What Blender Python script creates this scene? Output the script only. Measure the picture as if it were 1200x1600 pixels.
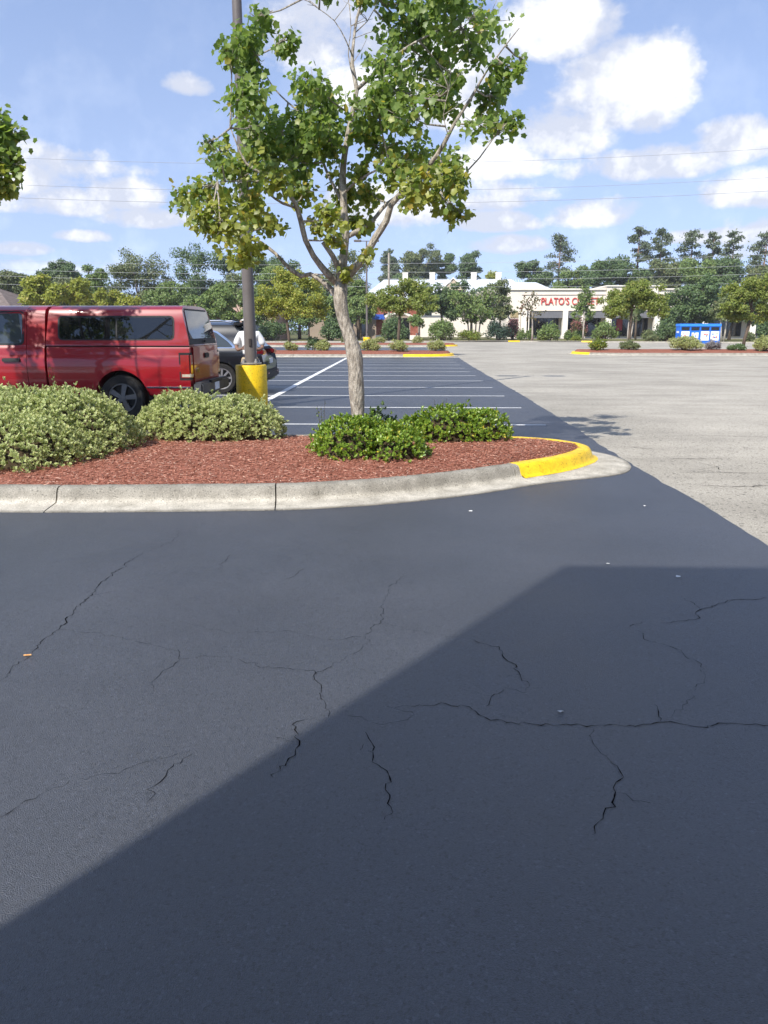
# A sealed car park seen from a shop front: planted island, red pickup, light pole, shops and trees behind.
# World: +Y runs along the rows of bays away from the shop, +X to the right, metres.
import bpy, bmesh, math, random
import numpy as np
from mathutils import Vector, Matrix

for _o in list(bpy.data.objects):
    bpy.data.objects.remove(_o)
SC = bpy.context.scene
COL = SC.collection
rad = math.radians

# ---------------------------------------------------------------- camera
cd = bpy.data.cameras.new("camera")
cam = bpy.data.objects.new("camera", cd)
COL.objects.link(cam)
cam.location = (0, 0, 1.52)
cam.rotation_euler = (rad(90) - math.atan(286 / 1200), 0, rad(1.8))
cd.sensor_fit = 'VERTICAL'
cd.sensor_height = 24.0
cd.lens = 18.0
cd.clip_start = 0.05
cd.clip_end = 2000
SC.camera = cam

# ---------------------------------------------------------------- sun, sky, exposure
SUN_EL = rad(44)
SUN_AZ = (0.546, 0.838)            # the way shadows fall
sl = bpy.data.lights.new("sun", 'SUN')
sl.energy = 3.3
sl.angle = rad(0.53)
sl.color = (1.0, 0.95, 0.87)
so = bpy.data.objects.new("sun", sl)
COL.objects.link(so)
so.location = (-30, -40, 60)
so.rotation_euler = Vector((SUN_AZ[0] * math.cos(SUN_EL), SUN_AZ[1] * math.cos(SUN_EL), -math.sin(SUN_EL))).to_track_quat('-Z', 'Y').to_euler()

SC.view_settings.view_transform = 'Standard'
SC.view_settings.look = 'None'
SC.view_settings.gamma = 1
SC.view_settings.use_curve_mapping = False
SC.view_settings.exposure = 0.95

W = bpy.data.worlds.new("World")
SC.world = W
W.use_nodes = True
wn, wl = W.node_tree.nodes, W.node_tree.links
wn.clear()


def wmath(op, a, b=None, c=None, clamp=False):
    n = wn.new('ShaderNodeMath'); n.operation = op; n.use_clamp = clamp
    for i, v in enumerate((a, b, c)):
        if v is None: continue
        if isinstance(v, (int, float)): n.inputs[i].default_value = v
        else: wl.new(v, n.inputs[i])
    return n.outputs[0]


def wvec(op, a, b=None):
    n = wn.new('ShaderNodeVectorMath'); n.operation = op
    for i, v in enumerate((a, b)):
        if v is None: continue
        if isinstance(v, tuple): n.inputs[i].default_value = v
        else: wl.new(v, n.inputs[i])
    return n.outputs['Value'] if op in ('DOT_PRODUCT', 'LENGTH') else n.outputs['Vector']


def wnoise(vec, scale, detail=8, rough=.55):
    n = wn.new('ShaderNodeTexNoise')
    n.inputs['Scale'].default_value = scale; n.inputs['Detail'].default_value = detail
    n.inputs['Roughness'].default_value = rough
    wl.new(vec, n.inputs['Vector'])
    return n.outputs['Fac']


def smooth(v, a, b, o0=0., o1=1.):
    n = wn.new('ShaderNodeMapRange'); n.interpolation_type = 'SMOOTHSTEP'
    wl.new(v, n.inputs['Value'])
    for k, x in (('From Min', a), ('From Max', b), ('To Min', o0), ('To Max', o1)): n.inputs[k].default_value = x
    return n.outputs['Result']


sky = wn.new('ShaderNodeTexSky'); sky.sky_type = 'NISHITA'; sky.sun_disc = False
sky.sun_elevation = SUN_EL; sky.sun_rotation = math.atan2(-SUN_AZ[0], -SUN_AZ[1])
sky.air_density = 1.0; sky.dust_density = 0.0; sky.ozone_density = 3.0; sky.altitude = 600
tc = wn.new('ShaderNodeTexCoord')
DIR = tc.outputs['Generated']
sep = wn.new('ShaderNodeSeparateXYZ'); wl.new(DIR, sep.inputs[0])
DZ = sep.outputs['Z']
fine = wnoise(DIR, 9.0, 10, .58)
finer = wnoise(wvec('MULTIPLY', DIR, (1, 1, 1.7)), 26.0, 6, .6)
turb = wmath('ADD', wmath('MULTIPLY', wmath('SUBTRACT', fine, .5), 2.6), wmath('MULTIPLY', wmath('SUBTRACT', finer, .5), 1.5))
# a field of scattered cumulus on a flat layer, over the whole sky
lay = wn.new('ShaderNodeCombineXYZ')
dzc = wmath('MAXIMUM', DZ, 0.0)
den = wmath('ADD', dzc, .16)
wl.new(wmath('DIVIDE', sep.outputs['X'], den), lay.inputs[0])
wl.new(wmath('DIVIDE', sep.outputs['Y'], den), lay.inputs[1])
field = wmath('MULTIPLY', wmath('SUBTRACT', wnoise(lay.outputs[0], .9, 3, .5), .56), 7.0)
# cumulus heaps: azimuth from +Y (deg), elevation (deg), half width, half height (deg)
HEAPS = [(13.8, 14.6, 4.4, 3.9), (10.0, 12.3, 4.6, 2.4), (15.8, 15.4, 3.0, 3.0), (12.7, 7.5, 3.5, 1.4), (15.4, 10.3, 5.8, 1.4), (22.9, 8.4, 3.8, 1.7), (21.5, 11.2, 3.2, 1.8),
         (10.0, 18.4, 4.0, 2.8), (-6.1, 18.2, 4.9, 3.6), (-3.1, 15.4, 3.8, 2.5), (2.5, 15.4, 5.0, 3.8), (6.6, 10.9, 3.9, 1.6), (-22.8, 7.8, 4.1, 1.4), (-19.5, 8.4, 3.4, 1.5),
         (-26.0, 9.2, 3.2, 2.2), (-25.7, 5.0, 2.5, 0.7), (-14.8, 15.2, 2.0, 1.0), (-1.8, 8.0, 5.3, 2.0), (5.8, 7.1, 3.5, 1.0), (-18.0, 7.1, 4.7, 1.0), (6.8, 5.6, 3.1, 0.9),
         (20.5, 5.8, 4.6, 0.7), (1.6, 22.2, 4.7, 3.1), (-22.2, 5.9, 2.5, 0.6)]
cover = field
for az, el, hw, hh in HEAPS:
    a, e = rad(az), rad(el)
    c = (math.sin(a) * math.cos(e), math.cos(a) * math.cos(e), math.sin(e))
    r = (math.cos(a), -math.sin(a), 0.0)
    u = (-math.sin(a) * math.sin(e), -math.cos(a) * math.sin(e), math.cos(e))
    q = wvec('SUBTRACT', DIR, c)
    dx = wmath('DIVIDE', wvec('DOT_PRODUCT', q, r), math.tan(rad(hw)))
    dy = wmath('DIVIDE', wvec('DOT_PRODUCT', q, u), math.tan(rad(hh)))
    dy = wmath('MAXIMUM', dy, wmath('MULTIPLY', dy, -1.5))
    v = wmath('SUBTRACT', 1.0, wmath('ADD', wmath('MULTIPLY', dx, dx), wmath('MULTIPLY', dy, dy)))
    cover = wmath('MAXIMUM', cover, v)
dens = wmath('ADD', wmath('MINIMUM', cover, 1.2), turb)
alpha = wmath('MULTIPLY', smooth(dens, -.18, .72), smooth(DZ, 0.0, .11))
lit = wnoise(wvec('ADD', DIR, (-.012, -.01, .035)), 9.0, 10, .58)
shade = wmath('ADD', wmath('MULTIPLY', wmath('SUBTRACT', fine, lit), 5.5), smooth(dens, .2, 1.7))
shade = wmath('ADD', shade, .12, clamp=True)
ccol = wn.new('ShaderNodeMix'); ccol.data_type = 'RGBA'
wl.new(shade, ccol.inputs['Factor'])
ccol.inputs['A'].default_value = (2.6, 2.75, 3.2, 1)
ccol.inputs['B'].default_value = (4.2, 4.2, 4.25, 1)
mixc = wn.new('ShaderNodeMix'); mixc.data_type = 'RGBA'
veil = smooth(DZ, 0.0, .5, .30, .04)
wl.new(wmath('MAXIMUM', wmath('MULTIPLY', alpha, .92), veil), mixc.inputs['Factor'])
wl.new(wvec('NORMALIZE', wvec('ADD', DIR, (0, 0, .23))), sky.inputs['Vector'])
haze_tint = wvec('MULTIPLY', sky.outputs[0], (1.17, 1.01, .96))
wl.new(haze_tint, mixc.inputs['A']); wl.new(ccol.outputs['Result'], mixc.inputs['B'])
bg = wn.new('ShaderNodeBackground'); bg.inputs['Strength'].default_value = 0.15
wl.new(mixc.outputs['Result'], bg.inputs['Color'])
wo = wn.new('ShaderNodeOutputWorld'); wl.new(bg.outputs[0], wo.inputs['Surface'])

# ---------------------------------------------------------------- materials
MATS = {}


def newmat(name):
    m = bpy.data.materials.new(name); m.use_nodes = True
    nt = m.node_tree
    return m, nt.nodes, nt.links, nt.nodes['Principled BSDF']


def rgba(c): return (c[0], c[1], c[2], 1)


def surf(name, a, b=None, scale=8., rough=.7, spec=.3, metal=0., bump=0., bscale=60., bdist=.01, stretch=(1, 1, 1), coat=0., space='Object', fine=None, detail=6, rvar=0., emit=None, specks=None, stain=None):
    """two-tone noise material with optional fine speckle and bump"""
    if name in MATS: return MATS[name]
    m, n, l, p = newmat(name)
    p.inputs['Roughness'].default_value = rough
    p.inputs['Specular IOR Level'].default_value = spec
    p.inputs['Metallic'].default_value = metal
    p.inputs['Coat Weight'].default_value = coat
    p.inputs['Coat Roughness'].default_value = .03
    if space == 'World':
        g = n.new('ShaderNodeNewGeometry'); vec = g.outputs['Position']
    else:
        t = n.new('ShaderNodeTexCoord'); vec = t.outputs['Object']
    mp = n.new('ShaderNodeMapping'); mp.inputs['Scale'].default_value = stretch
    l.new(vec, mp.inputs[0]); mv = mp.outputs[0]
    if b is None:
        p.inputs['Base Color'].default_value = rgba(a)
    else:
        t = n.new('ShaderNodeTexNoise'); t.inputs['Scale'].default_value = scale; t.inputs['Detail'].default_value = detail
        l.new(mv, t.inputs['Vector'])
        r = n.new('ShaderNodeMapRange'); r.inputs['From Min'].default_value = .32; r.inputs['From Max'].default_value = .68
        l.new(t.outputs['Fac'], r.inputs['Value'])
        mx = n.new('ShaderNodeMix'); mx.data_type = 'RGBA'
        l.new(r.outputs[0], mx.inputs['Factor'])
        mx.inputs['A'].default_value = rgba(a); mx.inputs['B'].default_value = rgba(b)
        out = mx.outputs['Result']
        if rvar:
            rr = n.new('ShaderNodeMapRange'); l.new(t.outputs['Fac'], rr.inputs['Value'])
            rr.inputs['From Min'].default_value = .3; rr.inputs['From Max'].default_value = .7
            rr.inputs['To Min'].default_value = rough - rvar; rr.inputs['To Max'].default_value = rough + rvar
            l.new(rr.outputs[0], p.inputs['Roughness'])
        if fine:
            fs, lo, hi = fine
            f = n.new('ShaderNodeTexNoise'); f.inputs['Scale'].default_value = fs; f.inputs['Detail'].default_value = 3
            l.new(vec, f.inputs['Vector'])
            fr = n.new('ShaderNodeMapRange'); fr.inputs['From Min'].default_value = .3; fr.inputs['From Max'].default_value = .7
            fr.inputs['To Min'].default_value = lo; fr.inputs['To Max'].default_value = hi
            l.new(f.outputs['Fac'], fr.inputs['Value'])
            vm = n.new('ShaderNodeVectorMath'); vm.operation = 'SCALE'
            l.new(out, vm.inputs[0]); l.new(fr.outputs[0], vm.inputs['Scale'])
            out = vm.outputs['Vector']
        if stain:
            st = n.new('ShaderNodeTexNoise'); st.inputs['Scale'].default_value = stain[0]; st.inputs['Detail'].default_value = 5; st.inputs['Roughness'].default_value = .65; l.new(vec, st.inputs['Vector'])
            sr = n.new('ShaderNodeMapRange'); sr.interpolation_type = 'SMOOTHSTEP'; sr.inputs['From Min'].default_value = .35; sr.inputs['From Max'].default_value = .62
            sr.inputs['To Min'].default_value = stain[1]; sr.inputs['To Max'].default_value = stain[2]; l.new(st.outputs['Fac'], sr.inputs['Value'])
            v4 = n.new('ShaderNodeVectorMath'); v4.operation = 'SCALE'; l.new(out, v4.inputs[0]); l.new(sr.outputs[0], v4.inputs['Scale']); out = v4.outputs['Vector']
        if specks:
            sv = n.new('ShaderNodeTexVoronoi'); sv.inputs['Scale'].default_value = specks[0]; l.new(vec, sv.inputs['Vector'])
            wn_ = n.new('ShaderNodeSeparateColor'); l.new(sv.outputs['Color'], wn_.inputs[0])
            for ch, thr, gain in (('Red', .93, specks[1]), ('Green', .90, specks[2])):
                gt = n.new('ShaderNodeMapRange'); gt.inputs['From Min'].default_value = thr; gt.inputs['From Max'].default_value = thr + .04
                gt.inputs['To Min'].default_value = 1; gt.inputs['To Max'].default_value = gain; l.new(wn_.outputs[ch], gt.inputs['Value'])
                v3 = n.new('ShaderNodeVectorMath'); v3.operation = 'SCALE'; l.new(out, v3.inputs[0]); l.new(gt.outputs[0], v3.inputs['Scale']); out = v3.outputs['Vector']
        l.new(out, p.inputs['Base Color'])
    if bump:
        t2 = n.new('ShaderNodeTexNoise'); t2.inputs['Scale'].default_value = bscale; t2.inputs['Detail'].default_value = 4
        l.new(mv, t2.inputs['Vector'])
        bn = n.new('ShaderNodeBump'); bn.inputs['Strength'].default_value = bump; bn.inputs['Distance'].default_value = bdist
        l.new(t2.outputs['Fac'], bn.inputs['Height']); l.new(bn.outputs[0], p.inputs['Normal'])
        if coat and space == 'World': l.new(bn.outputs[0], p.inputs['Coat Normal'])
    if emit:
        p.inputs['Emission Color'].default_value = rgba(emit); p.inputs['Emission Strength'].default_value = 1
    MATS[name] = m
    return m


def leafmat(name, a, b, c=None, cfrac=.1, edge=None, trans=.3, rough=.5, spec=.35):
    """leaves: colour varies leaf by leaf between a and b, a few are c; edge colours the leaf margin"""
    if name in MATS: return MATS[name]
    m, n, l, p = newmat(name)
    g = n.new('ShaderNodeNewGeometry')
    rp = n.new('ShaderNodeValToRGB'); e = rp.color_ramp.elements
    e[0].position = 0; e[0].color = rgba(a); e[1].position = 1 - cfrac if c else 1; e[1].color = rgba(b)
    if c:
        x = e.new(min(.999, 1 - cfrac + .02)); x.color = rgba(c)
    l.new(g.outputs['Random Per Island'], rp.inputs[0])
    out = rp.outputs[0]
    if edge:
        at = n.new('ShaderNodeAttribute'); at.attribute_name = 'rim'
        rr = n.new('ShaderNodeMapRange'); rr.inputs['From Min'].default_value = .35; rr.inputs['From Max'].default_value = .9
        l.new(at.outputs['Fac'], rr.inputs['Value'])
        mx = n.new('ShaderNodeMix'); mx.data_type = 'RGBA'; mx.inputs['B'].default_value = rgba(edge)
        l.new(rr.outputs[0], mx.inputs['Factor']); l.new(out, mx.inputs['A']); out = mx.outputs['Result']
    l.new(out, p.inputs['Base Color'])
    p.inputs['Roughness'].default_value = rough; p.inputs['Specular IOR Level'].default_value = spec
    tr = n.new('ShaderNodeBsdfTranslucent')
    hs = n.new('ShaderNodeHueSaturation'); hs.inputs['Saturation'].default_value = 1.1; hs.inputs['Value'].default_value = 1.5
    l.new(out, hs.inputs['Color']); l.new(hs.outputs[0], tr.inputs['Color'])
    ms = n.new('ShaderNodeMixShader'); ms.inputs[0].default_value = trans
    l.new(p.outputs[0], ms.inputs[1]); l.new(tr.outputs[0], ms.inputs[2])
    l.new(ms.outputs[0], n['Material Output'].inputs['Surface'])
    MATS[name] = m
    return m


def glassmat(name, col, rough=.02):
    if name in MATS: return MATS[name]
    m, n, l, p = newmat(name)
    p.inputs['Base Color'].default_value = rgba(col); p.inputs['Roughness'].default_value = rough
    p.inputs['Specular IOR Level'].default_value = .6; p.inputs['Coat Weight'].default_value = .15; p.inputs['Coat Roughness'].default_value = .01
    MATS[name] = m
    return m


# ---------------------------------------------------------------- mesh helpers
def link(name, me, mat=None, parent=None, loc=None):
    o = bpy.data.objects.new(name, me); COL.objects.link(o)
    if mat is not None and me is not None: me.materials.append(mat)
    if parent is not None: o.parent = parent
    if loc is not None: o.location = loc
    return o


def obj(name, v, f, mat, parent=None, loc=None, smooth=None):
    me = bpy.data.meshes.new(name); me.from_pydata([tuple(p) for p in v], [], [tuple(q) for q in f]); me.update()
    bm = bmesh.new(); bm.from_mesh(me); bmesh.ops.recalc_face_normals(bm, faces=bm.faces); bm.to_mesh(me); bm.free()
    if smooth is not None:
        me.polygons.foreach_set('use_smooth', [True] * len(me.polygons))
        if smooth < 180: me.set_sharp_from_angle(angle=rad(smooth))
    return link(name, me, mat, parent, loc)


def tag(o, label, cat, group=None):
    o['label'] = label; o['category'] = cat
    if group: o['group'] = group
    return o


def thing(name, label, cat, loc=(0, 0, 0), rz=0, group=None):
    o = bpy.data.objects.new(name, None); COL.objects.link(o); o.location = loc; o.rotation_euler = (0, 0, rz)
    o.empty_display_size = .2
    return tag(o, label, cat, group)


def struct(o):
    o['kind'] = 'structure'; return o


class MB:
    """collects simple solids into one mesh"""
    def __init__(s): s.v, s.f = [], []
    def add(s, v, f):
        k = len(s.v); s.v += [tuple(p) for p in v]; s.f += [tuple(i + k for i in q) for q in f]; return s
    def box(s, x0, x1, y0, y1, z0, z1):
        return s.add([(x0, y0, z0), (x1, y0, z0), (x1, y1, z0), (x0, y1, z0), (x0, y0, z1), (x1, y0, z1), (x1, y1, z1), (x0, y1, z1)],
                     [(0, 3, 2, 1), (4, 5, 6, 7), (0, 1, 5, 4), (1, 2, 6, 5), (2, 3, 7, 6), (3, 0, 4, 7)])
    def prism(s, poly, y0, y1):      # polygon in x,z extruded along y
        n = len(poly)
        return s.add([(x, y0, z) for x, z in poly] + [(x, y1, z) for x, z in poly],
                     [tuple(range(n)), tuple(range(2 * n - 1, n - 1, -1))] + [(i, (i + 1) % n, (i + 1) % n + n, i + n) for i in range(n)])
    def tube(s, pts, radii, sides=8, cap=True):
        v, f = tube(pts, radii, sides, cap); return s.add(v, f)
    def lathe(s, prof, n=24, axis='z', c=(0, 0, 0), closed=False):
        v, f = [], []; m = len(prof)
        for i in range(n):
            a = 2 * math.pi * i / n; ca, sa = math.cos(a), math.sin(a)
            for r, h in prof:
                p = (r * ca, r * sa, h) if axis == 'z' else (r * ca, h, r * sa)
                v.append((p[0] + c[0], p[1] + c[1], p[2] + c[2]))
        for i in range(n):
            j = (i + 1) % n
            for k in range(m if closed else m - 1):
                k2 = (k + 1) % m
                f.append((i * m + k, j * m + k, j * m + k2, i * m + k2))
        return s.add(v, f)
    def build(s, name, mat, parent=None, loc=None, smooth=None, bevel=0):
        o = obj(name, s.v, s.f, mat, parent, loc, smooth)
        if bevel:
            bm = bmesh.new(); bm.from_mesh(o.data)
            bmesh.ops.bevel(bm, geom=bm.edges[:], offset=bevel, segments=2, affect='EDGES', clamp_overlap=True)
            bm.to_mesh(o.data); bm.free()
        return o


def tube(pts, radii, sides=8, cap=True):
    pts = [Vector(p) for p in pts]; v, f = [], []
    t = (pts[1] - pts[0]).normalized()
    up = Vector((0, 1, 0)) if abs(t.y) < .9 else Vector((1, 0, 0))
    nrm = t.cross(up).normalized()
    for i, p in enumerate(pts):
        a = pts[max(0, i - 1)]; b = pts[min(len(pts) - 1, i + 1)]
        t = (b - a).normalized()
        nrm = (nrm - t * nrm.dot(t)).normalized(); bn = t.cross(nrm)
        for k in range(sides):
            an = 2 * math.pi * k / sides
            v.append(p + (nrm * math.cos(an) + bn * math.sin(an)) * radii[i])
    for i in range(len(pts) - 1):
        for k in range(sides):
            k2 = (k + 1) % sides
            f.append((i * sides + k, i * sides + k2, (i + 1) * sides + k2, (i + 1) * sides + k))
    if cap:
        f.append(tuple(range(sides - 1, -1, -1))); f.append(tuple((len(pts) - 1) * sides + k for k in range(sides)))
    return v, f


def unit(a): return a / np.maximum(np.linalg.norm(a, axis=1, keepdims=True), 1e-9)


def scatter(name, tmpl, pos, along, nrm, size, mat, parent=None, width=None, loc=None):
    """many copies of a small leaf, chip or needle template in one mesh"""
    tv, tf, rim = tmpl
    tv = np.array(tv, float); N, m = len(pos), len(tv)
    y = unit(along); z = unit(nrm - y * (nrm * y).sum(1, keepdims=True)); x = np.cross(y, z)
    size = np.broadcast_to(np.asarray(size, float), (N,)); wd = size if width is None else np.broadcast_to(np.asarray(width, float), (N,))
    V = pos[:, None, :] + tv[None, :, 0:1] * x[:, None, :] * wd[:, None, None] + tv[None, :, 1:2] * y[:, None, :] * size[:, None, None] + tv[None, :, 2:3] * z[:, None, :] * size[:, None, None]
    V = V.reshape(-1, 3)
    k = len(tf[0])
    F = (np.array(tf)[None, :, :] + (np.arange(N) * m)[:, None, None]).reshape(-1, k)
    me = bpy.data.meshes.new(name)
    me.vertices.add(len(V)); me.vertices.foreach_set('co', V.ravel())
    me.loops.add(F.size); me.loops.foreach_set('vertex_index', F.ravel().astype(np.int32))
    me.polygons.add(len(F)); me.polygons.foreach_set('loop_start', (np.arange(len(F)) * k).astype(np.int32))
    if rim is not None:
        at = me.attributes.new('rim', 'FLOAT', 'POINT'); at.data.foreach_set('value', np.tile(np.array(rim, np.float32), N))
    me.update(calc_edges=True)
    return link(name, me, mat, parent, loc)


LOBED = ([(0, .36, -.06), (0, 0, 0), (.36, .05, .03), (.36, .30, .02), (.52, .52, .05), (.30, .66, .02), (0, 1, .05), (-.30, .66, .02), (-.52, .52, .05), (-.36, .30, .02), (-.36, .05, .03)],
         [(0, i, i + 1) for i in range(1, 10)] + [(0, 10, 1)], None)
DIAMOND = ([(0, 0, 0), (.32, .45, .07), (0, 1, 0), (-.32, .45, .07)], [(0, 1, 2), (0, 2, 3)], None)
OBLONG = ([(0, 0, 0), (.20, .38, .05), (.21, .72, .05), (0, 1, .02), (-.21, .72, .05), (-.20, .38, .05), (0, .4, 0), (0, .74, 0)],
          [(0, 1, 6), (6, 1, 2), (6, 2, 7), (7, 2, 3), (0, 6, 5), (6, 4, 5), (6, 7, 4), (7, 3, 4)], [.3, 1, 1, .9, 1, 1, 0, 0])
NEEDLE = ([(-.05, 0, 0), (.05, 0, 0), (.10, .6, .03), (0, 1, 0), (-.10, .6, .03)], [(0, 1, 2), (0, 2, 4), (4, 2, 3)], None)
CHIP = ([(-.5, 0, 0), (.5, .04, 0), (.42, 1, .05), (-.38, .93, -.02)], [(0, 1, 2), (0, 2, 3)], None)


def sstep(a, b, x): return np.clip((x - a) / (b - a), 0, 1)

# ================================================================ the setting
M_SEAL = surf('sealed_asphalt', (.0275, .031, .040), (.043, .047, .058), scale=.9, rough=.5, spec=1.0, coat=.3, bump=.9, bscale=260, bdist=.007, space='World', fine=(170, .55, 1.45), rvar=.06, specks=(120, 1.6, .42), stain=(.55, .86, 1.1))
M_SEAL.node_tree.nodes['Principled BSDF'].inputs['Coat Roughness'].default_value = .5
M_OLD = surf('worn_asphalt', (.335, .308, .256), (.425, .391, .325), scale=.9, rough=.9, spec=.2, bump=.5, bscale=90, bdist=.006, space='World', stretch=(.55, 1.3, 1), fine=(70, .68, 1.3), detail=10, specks=(48, 1.25, .55), stain=(.22, .84, 1.06))
M_CONC = surf('kerb_concrete', (.30, .275, .225), (.47, .435, .365), scale=5, rough=.9, spec=.2, bump=.5, bscale=110, bdist=.005, space='World', fine=(130, .72, 1.24), detail=8, specks=(110, 1.3, .62))
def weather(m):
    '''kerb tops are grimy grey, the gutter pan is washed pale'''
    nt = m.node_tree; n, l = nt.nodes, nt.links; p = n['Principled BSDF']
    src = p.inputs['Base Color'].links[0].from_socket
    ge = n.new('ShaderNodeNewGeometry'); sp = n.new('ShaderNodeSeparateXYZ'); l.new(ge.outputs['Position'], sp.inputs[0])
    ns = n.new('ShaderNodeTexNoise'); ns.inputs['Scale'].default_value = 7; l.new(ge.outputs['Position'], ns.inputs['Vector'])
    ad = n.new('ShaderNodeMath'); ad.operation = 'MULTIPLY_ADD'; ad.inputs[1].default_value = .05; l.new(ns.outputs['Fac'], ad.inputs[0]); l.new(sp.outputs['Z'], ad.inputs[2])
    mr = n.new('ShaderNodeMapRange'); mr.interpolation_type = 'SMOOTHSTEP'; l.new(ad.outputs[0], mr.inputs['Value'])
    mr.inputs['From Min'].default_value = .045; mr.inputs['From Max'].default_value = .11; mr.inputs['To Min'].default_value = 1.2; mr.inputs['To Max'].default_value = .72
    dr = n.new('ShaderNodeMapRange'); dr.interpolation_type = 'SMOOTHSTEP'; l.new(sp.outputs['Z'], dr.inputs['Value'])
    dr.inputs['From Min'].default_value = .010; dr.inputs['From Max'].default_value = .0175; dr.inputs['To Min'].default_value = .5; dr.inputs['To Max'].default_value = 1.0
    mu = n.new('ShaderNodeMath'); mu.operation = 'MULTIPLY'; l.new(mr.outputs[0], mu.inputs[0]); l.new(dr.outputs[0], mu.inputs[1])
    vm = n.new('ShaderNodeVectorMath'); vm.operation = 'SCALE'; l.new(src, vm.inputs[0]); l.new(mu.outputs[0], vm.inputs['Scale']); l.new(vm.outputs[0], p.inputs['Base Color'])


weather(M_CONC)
M_YEL = surf('yellow_paint', (.88, .56, .010), (.95, .64, .015), scale=7, rough=.5, spec=.4, bump=.25, bscale=60, bdist=.004, space='World', fine=(40, .88, 1.06), specks=(55, .8, .72), stain=(3, .84, 1.03))
M_WHITE = surf('white_road_paint', (.62, .62, .60), (.80, .80, .78), scale=6, rough=.7, spec=.3, bump=.3, bscale=150, bdist=.004, space='World', fine=(90, .85, 1.1))
M_MULCHB = surf('mulch_ground', (.19, .072, .046), (.36, .145, .10), scale=14, rough=.95, spec=.1, bump=.8, bscale=60, bdist=.02, space='World', fine=(70, .6, 1.4))
M_CRACK = surf('crack_dark', (.006, .006, .007), (.012, .011, .011), scale=40, rough=1, spec=0)
M_GRASS = surf('verge_grass', (.10, .115, .035), (.20, .185, .075), scale=.8, rough=.95, spec=.1, bump=.5, bscale=8, bdist=.05, space='World', fine=(6, .75, 1.25))
M_SOIL = surf('far_ground', (.07, .085, .03), (.15, .14, .07), scale=.06, rough=1, spec=.1, space='World', fine=(1.2, .8, 1.2))


def sheet(name, outline, z, mat, parent=None):
    bm = bmesh.new()
    vs = [bm.verts.new((x, y, z)) for x, y in outline]
    es = [bm.edges.new((vs[i], vs[(i + 1) % len(vs)])) for i in range(len(vs))]
    bmesh.ops.triangle_fill(bm, edges=es, use_beauty=True)
    for f in bm.faces:
        if f.normal.z < 0: f.normal_flip()
    me = bpy.data.meshes.new(name); bm.to_mesh(me); bm.free()
    return link(name, me, mat, parent)


struct(sheet('ground', [(-900, -300), (900, -300), (900, 900), (-900, 900)], -.03, M_SOIL))
old_lot = struct(sheet('worn_car_park', [(-90, -30), (110, -30), (110, 100), (-90, 100)], 0, M_OLD))

rs = random.Random(3)
EDGE = [(2.60, -1.3), (2.6, 2), (2.6, 5.41), (2.6, 6.89), (2.58, 8.56), (2.6, 10.37), (2.66, 14.67), (2.69, 19.0), (2.67, 24.8), (2.65, 31.9), (2.7, 42.0), (2.72, 42.7)]
right = []
for (xa, ya), (xb, yb) in zip(EDGE[:-1], EDGE[1:]):
    n = max(2, int((yb - ya) / .16)) if ya < 22 else max(2, int((yb - ya) / .6))
    for i in range(n):
        t = i / n; yy = ya + (yb - ya) * t
        right.append((xa + (xb - xa) * t + rs.uniform(-.016, .016) + .015 * math.sin(yy * 1.7) * math.sin(yy * .6 + 1), yy))
right.append(EDGE[-1])
seal = struct(sheet('sealed_car_park', [(-42, -1.3)] + right + [(-42, 42.9)], .004, M_SEAL))
seal_far = struct(sheet('sealed_bays_beyond', [(-42, 49.5), (2.4, 49.5), (2.7, 58), (2.5, 66.5), (-42, 66.5)], .004, M_SEAL))


def line(x0, x1, y0, y1, parent, z=.008, along='x'):
    """a painted stripe with slightly ragged edges"""
    v, f = [], []
    L = (x1 - x0) if along == 'x' else (y1 - y0)
    n = max(4, int(L / .35))
    for i in range(n + 1):
        t = i / n
        j0, j1 = rs.uniform(-.005, .005), rs.uniform(-.005, .005)
        if along == 'x': v += [(x0 + L * t, y0 + j0, z), (x0 + L * t, y1 + j1, z)]
        else: v += [(x0 + (y0 + L * t - 16) * -.009 + j0, y0 + L * t, z), (x1 + (y0 + L * t - 16) * -.009 + j1, y0 + L * t, z)]
    for i in range(n): f.append((2 * i, 2 * i + 2, 2 * i + 3, 2 * i + 1) if along == 'x' else (2 * i, 2 * i + 1, 2 * i + 3, 2 * i + 2))
    return obj('painted_bay_line', v, f, M_WHITE, parent)


BAY = [12.5, 15.28, 18.04, 20.68, 23.34, 25.98, 28.4, 31.05, 33.8, 36.6, 39.25]
for y in BAY:
    line(-8.5, 2.23, y - .05, y + .05, seal)
line(-3.15, -3.0, 13.0, 42.0, seal, z=.011, along='y')
for k in range(6):
    line(-8.5, 2.0, 51.5 + 2.7 * k - .05, 51.5 + 2.7 * k + .05, seal_far)

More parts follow.
